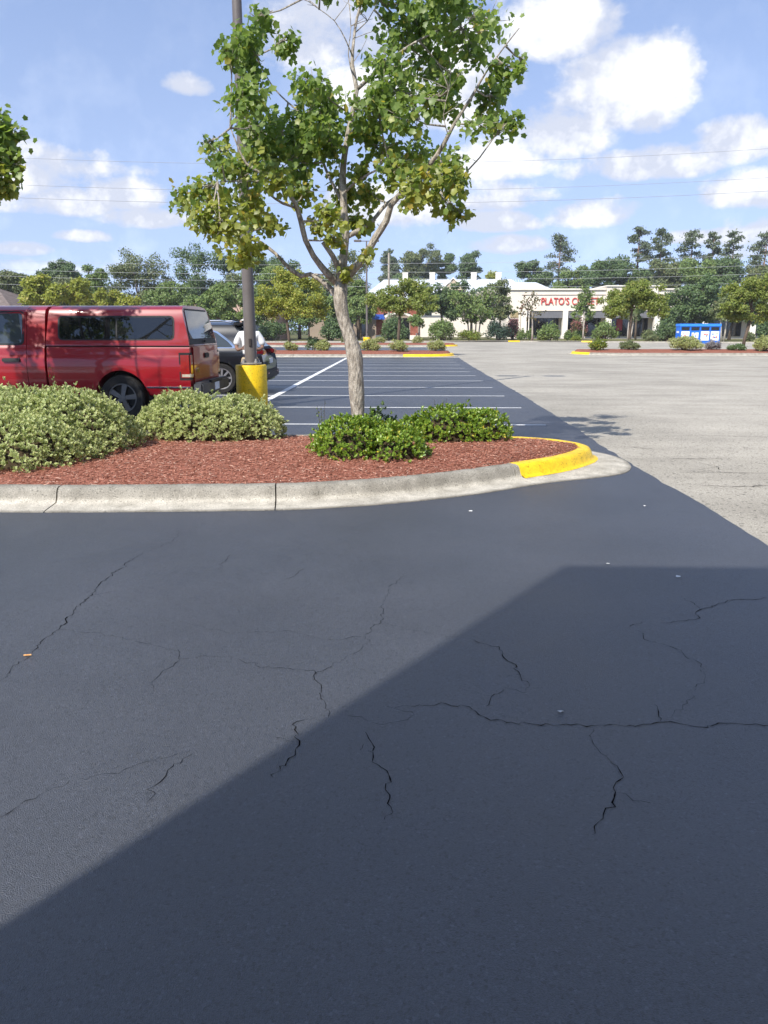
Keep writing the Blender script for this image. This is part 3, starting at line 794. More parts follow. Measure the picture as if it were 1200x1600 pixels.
LIMBS = [
('trunk', [(-0.59, 8.9, 0.17, 0.085), (-0.58, 8.9, 0.49, 0.078), (-0.6, 8.9, 0.91, 0.083), (-0.61, 8.9, 1.18, 0.088), (-0.66, 8.9, 1.41, 0.092), (-0.74, 8.9, 1.64, 0.075), (-0.77, 8.9, 1.86, 0.072), (-0.76, 8.9, 2.03, 0.075)]),
('r1', [(-0.75, 8.9, 2.0, 0.05), (-0.67, 8.88, 2.1, 0.042), (-0.55, 8.85, 2.22, 0.04), (-0.47, 8.82, 2.31, 0.036), (-0.37, 8.78, 2.48, 0.034), (-0.25, 8.75, 2.65, 0.032), (-0.2, 8.7, 2.8, 0.028), (0.03, 8.6, 3.01, 0.024), (0.28, 8.45, 3.25, 0.02), (0.44, 8.35, 3.51, 0.017), (0.59, 8.3, 3.72, 0.013), (0.73, 8.2, 3.93, 0.009), (0.89, 8.1, 4.12, 0.006), (1.01, 8.05, 4.25, 0.004)]),
('c', [(-0.76, 8.9, 2.03, 0.06), (-0.73, 8.93, 2.31, 0.05), (-0.71, 8.95, 2.51, 0.047), (-0.72, 8.95, 2.78, 0.044), (-0.73, 8.95, 3.11, 0.04), (-0.71, 8.95, 3.33, 0.036), (-0.65, 8.95, 3.62, 0.032), (-0.6, 8.95, 3.84, 0.03), (-0.57, 8.95, 3.99, 0.027), (-0.62, 9.0, 4.25, 0.02), (-0.6, 9.02, 4.5, 0.015), (-0.57, 9.05, 4.7, 0.013), (-0.51, 9.1, 4.92, 0.01), (-0.47, 9.1, 5.24, 0.006)]),
('c2', [(-0.57, 8.95, 3.99, 0.02), (-0.45, 8.9, 4.07, 0.018), (-0.3, 8.8, 4.15, 0.015), (-0.01, 8.6, 4.29, 0.011), (0.36, 8.4, 4.4, 0.008), (0.66, 8.3, 4.52, 0.005)]),
('c3', [(-0.71, 8.95, 2.5, 0.028), (-0.57, 9.0, 2.58, 0.024), (-0.42, 9.15, 2.7, 0.02), (-0.25, 9.3, 2.91, 0.014), (-0.0, 9.4, 3.04, 0.01), (0.44, 9.5, 3.06, 0.006)]),
('c4', [(-0.71, 8.95, 2.97, 0.015), (-0.58, 8.8, 3.05, 0.013), (-0.32, 8.6, 3.14, 0.01), (-0.0, 8.5, 3.21, 0.006)]),
('l1', [(-0.78, 8.9, 2.0, 0.042), (-0.9, 8.85, 2.11, 0.036), (-1.05, 8.8, 2.3, 0.032), (-1.13, 8.78, 2.46, 0.03), (-1.17, 8.75, 2.65, 0.028), (-1.22, 8.7, 2.82, 0.026), (-1.29, 8.65, 2.93, 0.022), (-1.41, 8.6, 3.05, 0.017), (-1.55, 8.55, 3.1, 0.012), (-1.69, 8.5, 3.18, 0.008), (-1.84, 8.5, 3.52, 0.005)]),
('l1b', [(-1.21, 8.72, 2.78, 0.015), (-1.34, 8.6, 2.81, 0.012), (-1.47, 8.5, 2.89, 0.009), (-1.58, 8.4, 2.99, 0.006), (-1.95, 8.3, 2.97, 0.004)]),
('l2', [(-0.78, 8.9, 1.83, 0.035), (-0.89, 8.95, 1.97, 0.03), (-1.0, 8.98, 2.06, 0.027), (-1.11, 9.0, 2.12, 0.025), (-1.22, 9.02, 2.1, 0.021), (-1.33, 9.05, 2.17, 0.02), (-1.41, 9.08, 2.24, 0.016), (-1.53, 9.15, 2.36, 0.011), (-1.79, 9.2, 2.54, 0.008), (-2.21, 9.3, 2.73, 0.005)]),
('stub', [(-0.75, 8.9, 2.1, 0.035), (-0.84, 8.82, 2.3, 0.03), (-0.94, 8.78, 2.44, 0.026)]),
('in', [(-0.72, 8.95, 2.84, 0.02), (-0.91, 9.1, 3.19, 0.017), (-1.0, 9.2, 3.42, 0.014), (-1.08, 9.25, 3.64, 0.011), (-1.16, 9.3, 3.8, 0.009), (-1.51, 9.4, 4.12, 0.006), (-1.75, 9.4, 4.51, 0.004)]),
('tw1', [(-0.61, 9.0, 4.31, 0.008), (-0.68, 8.9, 4.45, 0.006), (-0.79, 8.85, 4.61, 0.005), (-0.94, 8.8, 4.7, 0.004), (-1.07, 8.8, 4.81, 0.003)]),
('tw2', [(-0.61, 8.98, 4.12, 0.007), (-0.66, 9.0, 4.34, 0.005), (-0.63, 9.0, 4.61, 0.004), (-0.66, 9.0, 4.91, 0.003)]),
('tw3', [(0.38, 8.4, 3.42, 0.006), (0.33, 8.4, 3.6, 0.004), (0.38, 8.4, 3.83, 0.003)]),
('tw4', [(-0.58, 9.05, 4.57, 0.006), (-0.46, 9.1, 4.69, 0.004), (-0.34, 9.1, 4.89, 0.003)]),
]
CLUMPS = [(-1.61, 8.826, 4.33, 0.35, 0.39),(-1.54, 8.704, 4.61, 0.15, 0.12),(-1.75, 8.304, 4.14, 0.17, 0.2),(-1.42, 9.468, 4.64, 0.17, 0.21),(-1.58, 7.913, 3.66, 0.26, 0.25),(-1.65, 8.906, 3.64, 0.34, 0.26),(-1.5, 9.697, 3.76, 0.39, 0.35),(-0.94, 8.145, 3.86, 0.21, 0.19),(-1.04, 9.009, 3.85, 0.32, 0.29),(-0.99, 9.133, 3.66, 0.33, 0.29),(-1.86, 8.097, 3.22, 0.19, 0.13),(-2.13, 8.731, 3.44, 0.11, 0.1),(-1.89, 9.307, 3.3, 0.44, 0.25),(-2.14, 8.804, 3.02, 0.32, 0.18),(-2.56, 9.283, 2.97, 0.21, 0.16),(-2.01, 8.214, 2.67, 0.3, 0.17),(-1.68, 8.376, 2.75, 0.37, 0.23),(-1.9, 8.122, 2.52, 0.28, 0.13),(-1.84, 8.913, 2.44, 0.33, 0.13),(-2.02, 9.557, 2.34, 0.17, 0.11),(-1.34, 9.081, 3.33, 0.36, 0.26),(-1.35, 9.448, 3.64, 0.3, 0.27),(-0.87, 8.679, 3.46, 0.25, 0.29),(-0.8, 9.331, 3.04, 0.22, 0.25),(-0.79, 8.243, 2.65, 0.17, 0.17),(-0.81, 8.597, 2.46, 0.12, 0.14),(-0.56, 9.161, 2.67, 0.15, 0.23),(-1.09, 9.227, 2.67, 0.13, 0.12),(-0.71, 8.794, 2.13, 0.1, 0.11),(-0.45, 8.302, 2.3, 0.12, 0.08),(-0.33, 8.433, 3.66, 0.34, 0.24),(-0.14, 8.32, 3.81, 0.33, 0.29),(-0.27, 8.462, 4.08, 0.27, 0.23),(0.13, 9.519, 4.66, 0.61, 0.39),(0.49, 8.299, 4.31, 0.4, 0.32),(0.85, 9.634, 4.89, 0.28, 0.26),(0.35, 9.659, 4.36, 0.34, 0.28),(-0.01, 8.01, 3.49, 0.28, 0.17),(-0.46, 8.7, 3.56, 0.18, 0.18),(0.26, 8.883, 3.9, 0.28, 0.21),(0.9, 8.114, 3.96, 0.17, 0.18),(0.85, 8.768, 3.87, 0.21, 0.17),(1.09, 9.611, 3.83, 0.23, 0.14),(0.66, 8.163, 3.47, 0.23, 0.1),(0.48, 9.045, 4.12, 0.14, 0.16),(1.1, 8.445, 4.11, 0.05, 0.07),(-0.01, 9.057, 3.37, 0.33, 0.16),(0.29, 9.691, 3.43, 0.37, 0.23),(-0.12, 8.321, 3.09, 0.25, 0.16),(0.38, 7.966, 2.97, 0.23, 0.19),(0.12, 8.067, 2.87, 0.3, 0.17),(0.57, 8.958, 3.07, 0.13, 0.14),(0.32, 8.128, 2.77, 0.16, 0.12),(0.49, 8.256, 2.66, 0.14, 0.13),(-0.0, 8.895, 2.92, 0.18, 0.14),(-0.49, 9.595, 3.08, 0.2, 0.17),(-0.55, 8.78, 3.2, 0.14, 0.13),(-0.27, 8.712, 3.4, 0.24, 0.1),(0.05, 9.177, 4.79, 0.51, 0.22),(0.34, 8.087, 4.61, 0.58, 0.26),(-0.28, 9.06, 5.11, 0.36, 0.29),(-1.35, 8.245, 3.04, 0.26, 0.17),(-1.17, 9.08, 3.0, 0.19, 0.16),(-1.68, 9.702, 2.78, 0.23, 0.15),(-0.85, 8.12, 4.69, 0.19, 0.19),]
limb_tree('young_tree', 'young lobed-leaf tree with kinked grey trunk standing in the near mulch island', (-.59, 8.9, .17), LIMBS, CLUMPS, .070, 2.5)

# the neighbour in the same bed: only its outermost leaves reach into view, its crown shades the pickup
g2 = np.random.default_rng(77)
B2 = (-6.75, 8.9, .17)
L2 = [('trunk', [(-6.75, 8.9, .17, .095), (-6.72, 8.9, .8, .085), (-6.78, 8.9, 1.5, .08), (-6.75, 8.9, 2.1, .075)])]
for k in range(7):
    a = k * 2 * math.pi / 7 + .3; r = (1.7, 2.0, 1.5, 1.9, 1.6, 2.0, 1.7)[k]; hz = (3.4, 4.2, 5.0, 3.6, 4.6, 3.3, 4.4)[k]
    L2.append(('l%d' % k, [(-6.75, 8.9, 1.9 + .06 * k, .045), (-6.75 + .3 * r * math.cos(a), 8.9 + .3 * r * math.sin(a), 2.4 + .1 * k, .035), (-6.75 + .7 * r * math.cos(a), 8.9 + .7 * r * math.sin(a), .4 * 2.6 + .6 * hz, .02), (-6.75 + r * math.cos(a), 8.9 + r * math.sin(a), hz, .006)]))
L2.append(('c', [(-6.75, 8.9, 2.1, .055), (-6.7, 8.95, 3.2, .04), (-6.8, 8.9, 4.4, .025), (-6.75, 8.9, 5.6, .008)]))
C2 = [(-4.16, 8.5, 3.52, .20, .18), (-4.12, 8.45, 3.20, .18, .12), (-4.2, 8.5, 3.02, .16, .12), (-4.3, 8.4, 3.3, .22, .2), (-4.36, 8.5, 3.62, .26, .20), (-4.28, 8.5, 3.38, .22, .18), (-4.12, 8.5, 3.28, .09, .08), (-4.3, 8.4, 3.10, .20, .12), (-4.34, 8.5, 2.98, .18, .10), (-5.0, 8.5, 3.5, .4, .3), (-5.1, 8.7, 3.0, .3, .25)]
for k in range(64):
    d = rnd_dirs(1, g2)[0]; q = np.array([-7.8, 8.9, 4.5]) + d * np.array([2.1, 2.0, 1.5]) * g2.uniform(.45, 1.0)
    C2.append((float(q[0]), float(q[1]), float(q[2]), float(g2.uniform(.28, .45)), float(g2.uniform(.2, .34))))
limb_tree('young_tree', 'lobed-leaf tree reaching in from the left edge above the pickup cab', B2, L2, C2, .08, 2.5)


# ---- clipped shrubs of the near bed, leaf by leaf
M_TWIG = surf('shrub_twig', (.045, .033, .02), (.08, .06, .035), scale=20, rough=.95, spec=.1)


def near_shrub(name, label, X, Y, lobes, pal, leaf, dens, per, rimt=OBLONG, width=1.0, seed=1, spread=(.35, 1.15)):
    g = np.random.default_rng(seed)
    t = thing(name, label, 'shrub', (X, Y, .15), 0)
    P_, N_ = [], []
    L = np.array(lobes)
    for li, (dx, dy, rx, ry, h) in enumerate(lobes):
        for layer, frac in ((1.0, 1.0), (.86, .55)):
            n = int(dens * 2.9 * rx * ry * frac * (h / max(rx, .3) + 1) * .8)
            d = rnd_dirs(n, g); d[:, 2] = np.abs(d[:, 2]) * 1.0
            ph = g.uniform(0, 6, 6)
            u = np.arctan2(d[:, 1], d[:, 0]); w = d[:, 2]
            lump = 1 + .06 * np.sin(5 * u + ph[0]) * np.sin(6 * w + ph[1]) + .05 * np.sin(11 * u + ph[2]) * np.sin(9 * w + ph[3]) + .035 * np.sin(23 * u + ph[4] + 14 * w)
            s = lump * layer * g.normal(1, .022, n)
            p = d * np.array([rx, ry, h]) * s[:, None] + np.array([dx, dy, 0.02])
            keep = np.ones(n, bool)
            for lj, (ex, ey, fx, fy, fh) in enumerate(lobes):
                if lj != li: keep &= (((p - np.array([ex, ey, 0])) / np.array([fx, fy, fh])) ** 2).sum(1) > .74
            keep &= p[:, 2] > .015
            hole = np.sin(p[:, 0] * 17 + ph[0]) * np.sin(p[:, 1] * 19 + ph[1]) * np.sin(p[:, 2] * 21 + ph[2]); keep &= hole < .42
            stray = g.random(n) < .012; p[stray] += d[stray] * g.uniform(.03, .09, int(stray.sum()))[:, None] + np.array([0, 0, .02])
            keep &= ~((p[:, 2] < .10) & (g.random(n) < .6))
            nr = unit(d / np.array([rx, ry, h]))
            P_.append(p[keep]); N_.append(unit(nr + np.array([0, 0, .45]) + g.normal(size=nr.shape) * .22)[keep])
    P, Nn = np.vstack(P_), np.vstack(N_)
    P = np.repeat(P, per, 0); A = np.repeat(Nn, per, 0); n = len(P)
    tn = rnd_dirs(n, g); tn = unit(tn - A * (tn * A).sum(1, keepdims=True))
    ph = g.uniform(spread[0], spread[1], n)[:, None]
    al = A * np.cos(ph) + tn * np.sin(ph)
    nrm = A * np.sin(ph) - tn * np.cos(ph) + g.normal(size=(n, 3)) * .15
    P = P + A * g.uniform(-.02, .012, n)[:, None]
    sz = leaf * g.uniform(.6, 1.25, n)
    scatter('foliage', rimt, P, al, nrm, sz, PAL[pal], t, width=sz * width)['kind'] = 'stuff'
    mb = MB()
    for dx, dy, rx, ry, h in lobes:
        for j in range(max(10, int(26 * rx))):
            d = rnd_dirs(1, g)[0]; e = Vector((dx + d[0] * rx * .9, dy + d[1] * ry * .9, abs(d[2]) * h * .9 + .05)); a = Vector((dx + d[0] * rx * .2, dy + d[1] * ry * .2, -.03))
            mb.tube([a, a.lerp(e, .5) + Vector((0, 0, .06 * h)), e], [.014, .009, .004], 5)
    mb.build('stem', M_TWIG, t)
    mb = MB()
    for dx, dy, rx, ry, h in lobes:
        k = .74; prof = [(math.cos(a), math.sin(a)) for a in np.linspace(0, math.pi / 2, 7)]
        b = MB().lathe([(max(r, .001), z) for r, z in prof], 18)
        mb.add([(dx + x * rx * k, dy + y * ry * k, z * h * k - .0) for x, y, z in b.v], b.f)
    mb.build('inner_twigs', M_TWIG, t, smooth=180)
    return t


near_shrub('variegated_shrub', 'broad cream and green variegated shrub at the left, largest in the near bed', -4.22, 8.42,
           [(-.40, .1, 1.05, 1.0, .68), (.38, .1, .76, .82, .66), (.15, -.62, .82, .70, .48), (-1.2, -.2, .9, .9, .54)], 'varie', .038, 900, 9, width=1.0, seed=3)
near_shrub('variegated_shrub', 'lower cream and green variegated shrub in front of the yellow pole base', -2.50, 9.72,
           [(-.36, .02, .60, .56, .55), (.32, .0, .60, .53, .50), (.02, -.22, .58, .44, .42)], 'varie', .038, 900, 9, width=1.0, seed=4)
near_shrub('green_shrub', 'bright green rounded shrub at the foot of the kinked trunk', -.47, 8.22,
           [(-.18, .04, .40, .44, .42), (.32, -.02, .37, .42, .34), (.08, .34, .34, .30, .37)], 'hawthorn', .039, 760, 8, width=1.05, seed=5)
near_shrub('green_shrub', 'bright green rounded shrub nearest the yellow island nose', .64, 9.42,
           [(-.16, 0, .52, .40, .43), (.24, .04, .40, .38, .38), (-.58, -.02, .32, .32, .29)], 'hawthorn', .039, 760, 8, width=1.05, seed=6)
near_shrub('green_shrub', 'small dark green shrub peeking out behind the kinked trunk', -.36, 9.62, [(0, 0, .28, .24, .36)], 'dark', .045, 520, 8, width=1.1, seed=7)

# weeds that stick out of the variegated shrubs
for (x, y, z, hh, lb) in ((-4.15, 8.9, .66, .3, 'thin weed sprig sticking up from the broad variegated shrub'), (-3.55, 8.95, .58, .24, 'thin weed sprig beside the pickup wheel arch'), (-3.05, 9.55, .50, .24, 'thin weed sprig below the pickup bumper'), (-.95, 8.5, .34, .28, 'thin seed stalk beside the kinked trunk'), (.38, 9.4, .42, .13, 'short sprig on top of the shrub by the island nose')):
    gw = np.random.default_rng(int(abs(x) * 100))
    t = thing('weed_sprig', lb, 'weed', (x, y, .15), 0, 'weeds among the shrubs')
    mb = MB(); P_ = []
    for j in range(3):
        e = Vector((gw.normal() * .06, gw.normal() * .05, z + hh * gw.uniform(.6, 1))); mb.tube([(0, 0, .0), (e.x * .3, e.y * .3, z * .7), e], [.004, .003, .0015], 5)
        for q in range(9): P_.append(tuple(Vector((e.x * .3, e.y * .3, z * .8)).lerp(e, gw.random()) + Vector((gw.normal() * .012, gw.normal() * .012, 0))))
    mb.build('stem', M_TWIG, t); P_ = np.array(P_)
    scatter('leaves', DIAMOND, P_, rnd_dirs(len(P_), gw), rnd_dirs(len(P_), gw), .028, PAL['mid'], t)['kind'] = 'stuff'

# ---- trees of the far islands and the verge: base x, distance, crown ellipsoids (x, z, rx, rz)
tree('island_tree', 'yellow-green tree with slender leaning trunk in the far island, left of the kinked trunk', -7.05, 46.5, [(-7.55, 3.13, 1.41, 1.0), (-6.03, 3.42, 1.33, 1.3), (-7.06, 4.21, 1.1, .8), (-8.43, 2.77, .89, .7), (-5.22, 2.76, .74, .6)], 'yg', .13, 'trees in the far islands', .085, 4.2, lean=-.5)
tree('island_tree', 'spreading yellow-green tree in the far island in front of the white roof', -.62, 45.5, [(-1.43, 3.09, .94, .75), (.03, 3.79, 1.2, .75), (.76, 3.08, 1.0, .7), (-.51, 2.83, 1.2, .45)], 'yg2', .12, 'trees in the far islands', .09, 3.4)
tree('island_tree', 'olive-green tree in the right island with a single dark trunk', 13.59, 49.0, [(12.55, 2.81, 1.17, .7), (14.03, 3.75, 1.33, .85), (14.87, 2.89, 1.17, .8), (13.1, 3.38, 1.0, .7)], 'yg2', .13, 'trees in the far islands', .085, 4.0)
tree('island_tree', 'yellow-green tree in the right island cut by the right edge of the view', 20.3, 48.5, [(19.71, 2.61, 1.0, .8), (20.91, 3.72, 1.31, 1.1), (22.01, 2.6, 1.0, .9), (19.61, 3.54, .93, .7)], 'yg2', .13, 'trees in the far islands', .1, 4.4, lean=.5)
tree('sparse_tree', 'sparse bronze-leaved young tree with pale trunk before the cream shop wall', 15.3, 98, [(15.0, 4.2, 1.7, 2.1)], 'bronze', .30, 'young trees on the verge', .11, .55, BARK_P, .16)
tree('sparse_tree', 'slim green young tree hiding the end of the red shop sign', 21.3, 97, [(21.2, 3.5, 1.54, 1.2), (21.25, 5.3, 1.05, 1.5)], 'mid', .26, 'young trees on the verge', .09, 2.4, BARK_P, .22)
tree('flowering_tree', 'tree with cream blossom on the verge left of the cream shop', 8.21, 100, [(8.1, 4.6, 3.5, 1.8), (8.3, 3.2, 2.6, 1.0)], 'mid', .30, None, .09, 3.5, BARK_P, .26, extra=('cream', .35, .30), stems=4)
tree('verge_tree', 'dark green tree just left of the cream blossom tree', 4.3, 104, [(3.4, 5.2, 3.0, 2.3), (5.2, 4.6, 2.2, 2.0)], 'dark', .30, 'trees on the verge', .16, 4.5)
tree('verge_tree', 'upright dark tree touching the left corner of the cream shop', 12.0, 104, [(11.5, 5.7, 1.9, 2.1), (12.0, 3.6, 1.6, 1.4)], 'olive', .30, 'trees on the verge', .12, 4.2)
tree('verge_tree', 'dark tree right behind the cream blossom tree', 8.6, 109, [(7.2, 5.4, 2.6, 2.4), (9.8, 5.2, 2.4, 2.3)], 'dark', .30, 'trees on the verge', .16, 4.5)
tree('verge_tree', 'yellow-green bushy tree filling the view below the low limb of the kinked tree', -10.6, 103, [(-10.6, 4.4, 2.6, 2.0), (-13.2, 3.8, 2.0, 1.6)], 'mid', .28, 'trees on the verge', .14, 4.8)
tree('verge_tree', 'leafy tree hiding the brick front right of the kinked trunk', -6.3, 103.5, [(-6.3, 4.2, 1.9, 2.1)], 'mid', .28, 'trees on the verge', .12, 4.8)
tree('verge_tree', 'leafy tree between the light pole and the leaning island tree', -20.2, 98, [(-20.2, 4.0, 2.6, 2.0), (-23.0, 3.6, 2.0, 1.7)], 'mid', .28, 'trees on the verge', .14, 4.8)
tree('verge_tree', 'small round fresh-green tree on the verge behind the far island', -12.32, 97, [(-12.27, 2.85, 1.42, 1.0)], 'mid', .24, 'trees on the verge', .1, 4.5)
tree('verge_tree', 'small round tree in front of the brick piers', 1.31, 98, [(1.29, 2.6, 1.26, 1.1)], 'mid', .24, 'trees on the verge', .07, 4, BARK_P)
tree('verge_tree', 'large dark green tree behind the blue donation bins', 33.0, 94, [(32.2, 4.65, 3.3, 2.2), (34.3, 5.9, 2.2, 1.7), (31.3, 3.2, 2.0, 1.3), (34.6, 3.4, 1.83, 1.4)], 'dark', .32, 'trees on the verge', .22, 5)
tree('verge_tree', 'dark leafy tree hiding the shop right of the donation bins', 40.5, 101, [(40.2, 4.9, 3.0, 2.4), (43.0, 4.3, 2.2, 2.0)], 'dark', .32, 'trees on the verge', .18, 5)
tree('verge_tree', 'olive leafy tree behind the tree at the right edge', 47.5, 103, [(47.5, 5.2, 3.2, 2.5)], 'olive', .32, 'trees on the verge', .18, 5)
tree('verge_tree', 'green tree between the shop sign and the donation bins', 30.2, 106, [(30.0, 4.2, 2.0, 1.9)], 'mid', .3, 'trees on the verge', .14, 4.5)
tree('verge_tree', 'bare-limbed small tree left of the donation bins', 26.6, 96, [(26.9, 2.9, .9, .9)], 'olive', .2, 'trees on the verge', .09, .9, BARK_P, .2, stems=2)
tree('verge_tree', 'olive tree right of the donation bins with pale forked trunk', 36.2, 92, [(36.4, 4.2, 1.9, 1.3), (35.4, 3.2, 1.2, .9)], 'olive', .28, 'trees on the verge', .1, 3.4, BARK_P, stems=2)

BGT = [
    (-57.94, 112, [(-57.0, 8.0, 3.4, 2.2)], 'olive', 'grey-green tree above the brown roof at the left edge'),
    (-33.14, 72, [(-33.0, 4.7, 2.5, 1.5), (-30.6, 5.0, 1.7, 1.2), (-34.6, 4.1, 1.3, .9)], 'yg', 'bright yellow-green tree behind the pickup cab'),
    (-55.66, 125, [(-54.6, 10.2, 2.6, 1.8), (-57.7, 8.8, 2.6, 1.8)], 'dark', 'dark tree rising behind the bright yellow-green tree'),
    (-46.61, 115, [(-45.9, 8.2, 2.1, 2.2), (-46.5, 5.5, 2.5, 2)], 'mid', 'rounded tree between the yellow-green tree and the tall grey-green one'),
    (-31.49, 80, [(-31.5, 4.3, 2.2, 1.0), (-29.0, 4.2, 1.6, 1.0)], 'yg', 'low yellowish tree above the front of the truck canopy'),
    (-41.05, 120, [(-40.9, 11.2, 3.4, 3.4), (-43.5, 8.9, 3.4, 3.2), (-38.2, 8.4, 2.9, 3.2), (-41, 5, 4.5, 3)], 'olive', 'tallest grey-green tree above the truck canopy'),
    (-32.64, 122, [(-33.2, 11.4, 2.9, 3.2), (-28.8, 10.0, 3.3, 3.2), (-32.4, 7.6, 3.9, 2.9), (-30, 5, 4, 2.5)], 'dark', 'tall dark tree just left of the light pole'),
    (-30.89, 100, [(-30.5, 5.6, 2.9, 1.8), (-30.5, 3.4, 3, 1.6)], 'mid', 'fresh green tree over the rear of the truck canopy'),
    (-21.63, 90, [(-21.0, 4.8, 2.9, 1.6), (-23.5, 3.8, 2.2, 1.5)], 'mid', 'leafy tree over the roof of the black car'),
    (-22.53, 118, [(-22.1, 10.1, 3.0, 3.3), (-22, 6, 3, 3)], 'mid', 'tall tree seen just right of the light pole'),
    (-19.76, 125, [(-19.9, 10.2, 2.8, 3.3), (-19.5, 6, 3, 3)], 'dark', 'tall dark tree above the leaning island tree'),
    (-17.86, 100, [(-18.1, 4.2, 2.7, 2.0)], 'mid', 'bushy tree beside the rear window of the black car'),
    (-10.04, 125, [(-9.4, 10.1, 3.4, 3.0), (-12.5, 7.8, 3.0, 3.0), (-10, 5, 4, 3)], 'olive', 'tall tree directly behind the kinked trunk'),
    (-6.91, 108, [(-6.9, 5.6, 2.2, 2.6)], 'mid', 'green tree beside the slim dark lamp post'),
    (-15.59, 112, [(-15.3, 5.4, 2.7, 3.0)], 'dark', 'dark tree behind the left half of the far island tree'),
    (-4.73, 190, [(-4.5, 16.5, 2.1, 3.6), (-4.5, 12, 3, 3)], 'pine', 'narrow tree beside the pale utility pole'),
    (2.52, 190, [(.1, 16.8, 3.3, 2.8), (4.3, 17.9, 3.3, 2.8), (1.6, 14.2, 5.1, 2.4)], 'olive', 'loose grey-green tree rising behind the left half of the white roof'),
    (8.91, 195, [(8.6, 15.7, 2.8, 3.1)], 'dark', 'dark round-headed tree behind the white roof, left of two'),
    (15.54, 195, [(15.1, 16.5, 3.4, 3.6), (15, 12, 3.5, 3)], 'dark', 'dark round-headed tree behind the white roof, right of two'),
    (20.42, 185, [(19.5, 13.0, 2.1, 1.4)], 'yg', 'small yellowish treetop behind the white roof chimneys'),
    (27.12, 180, [(26.6, 14.3, 2.6, 2.5), (29.0, 12.5, 3.2, 2.0)], 'dark', 'dark tree above the right end of the white roof'),
    (34.13, 165, [(33.5, 11.0, 3.8, 2.9), (33.5, 7, 4, 3)], 'mid', 'tree over the cream shop below the lone pine'),
    (38.23, 160, [(37.4, 11.8, 4.3, 2.8), (37.5, 7, 4.5, 3)], 'dark', 'dense tree above the raised part of the shop parapet'),
    (46.01, 165, [(45.0, 12.4, 5.2, 3.2), (45, 8, 5, 4)], 'dark', 'broad dark tree below the two leftmost of the grouped pines'),
    (49.4, 155, [(48.4, 11.2, 4.4, 3.0), (48.5, 7, 4.5, 3.5)], 'olive', 'broad olive tree left of the middle pines'),
    (53.77, 150, [(52.7, 11.4, 4.3, 2.4), (53, 7, 4.5, 3)], 'mid', 'tree below the middle pines above the dark verge tree'),
    (59.72, 150, [(58.5, 11.2, 4.1, 2.4), (58.5, 7, 4.2, 3)], 'dark', 'dark tree below the pines right of the middle'),
    (65.65, 150, [(64.7, 11.2, 3.6, 2.4), (64.7, 7, 4, 3)], 'olive', 'tree below the rightmost pine'),
    (-70, 120, [(-70, 8, 5, 3.5)], 'mid', 'wide tree beyond the left edge behind the brown roof'),
    (72, 150, [(72, 10, 5, 4)], 'dark', 'wide tree beyond the right edge past the rightmost pine'),
    (-50.5, 118, [(-50.5, 6.0, 3.5, 3.2)], 'olive', 'low tree filling the gap behind the yellow-green tree'),
    (-26, 116, [(-26, 6.0, 3.2, 3.4)], 'olive', 'low tree filling the gap behind the light pole'),
    (-1, 178, [(-1, 9, 4.5, 4)], 'dark', 'dark trees low behind the left end of the white roof'),
]
for x, y, el, pal, lb in BGT:
    tree('background_tree', lb, x, y, el, pal, .30 if y < 130 else .42, 'trees behind the shops', .22, 8.0, BARK_D if y < 130 else BARK_PINE, .34)

# the wood that closes the view behind everything
gwd = np.random.default_rng(41)
nw = 60000
wx = gwd.uniform(-150, 150, nw); top = 10.5 + 2.2 * np.sin(wx * .21) + 1.6 * np.sin(wx * .53 + 1) + 1.2 * np.sin(wx * 1.3)
cz = gwd.random(nw) ** .7 * top
wp = np.stack([wx, 208 + gwd.uniform(-3, 3, nw) + cz * .25, cz], 1)
wd_ = scatter('distant_wood', DIAMOND, wp, rnd_dirs(nw, gwd), unit(gwd.normal(size=(nw, 3)) * .7 + np.array([-.2, -.6, .6])), gwd.uniform(.5, 1.0, nw), PAL['dark'])
wd_['kind'] = 'stuff'; wd_['label'] = 'continuous dark wood closing the view behind the shops'; wd_['category'] = 'wood'


def pine(label, X, Y, top, bot, rw):
    g = np.random.default_rng(int(X * 31))
    t = thing('pine_tree', label, 'tree', (X, Y, 0), 0, 'pines on the skyline')
    mb = MB(); mb.tube([(0, 0, 0), (.1, 0, bot * .6), (0, 0, bot + .3 * (top - bot)), (.1, 0, top - .3)], [.28, .22, .15, .04], 7)
    P_, N_ = [], []
    H = top - bot + 2.5
    for k in range(26):
        u = k / 25; z = bot - 2.5 + H * u
        w = .82 * rw * (math.sin(math.pi * (.12 + .80 * u)) ** .7) * g.uniform(.55, 1.15)
        a = g.uniform(0, 6.28); e = Vector((math.cos(a) * w, math.sin(a) * w, z + g.uniform(-.2, .5)))
        if u < .2 and g.random() < .5: continue
        mb.tube([(0, 0, z - .2), (e.x * .5, e.y * .5, z + .05), e], [.07, .05, .02], 5)
        for c in (.55, .8, 1.0):
            m = 42; q = np.array([e.x * c, e.y * c, z + .2]) + g.normal(size=(m, 3)) * np.array([.40, .40, .15]) * rw / 2.6
            P_.append(q)
    mb.build('trunk', BARK_PINE, t, smooth=180)
    P_ = np.vstack(P_); n = len(P_)
    scatter('crown', DIAMOND, P_, unit(g.normal(size=(n, 3)) + np.array([0, 0, .5])), unit(g.normal(size=(n, 3)) + np.array([0, 0, .6])), .42 * g.uniform(.6, 1.2, n), PAL['pine'], t)


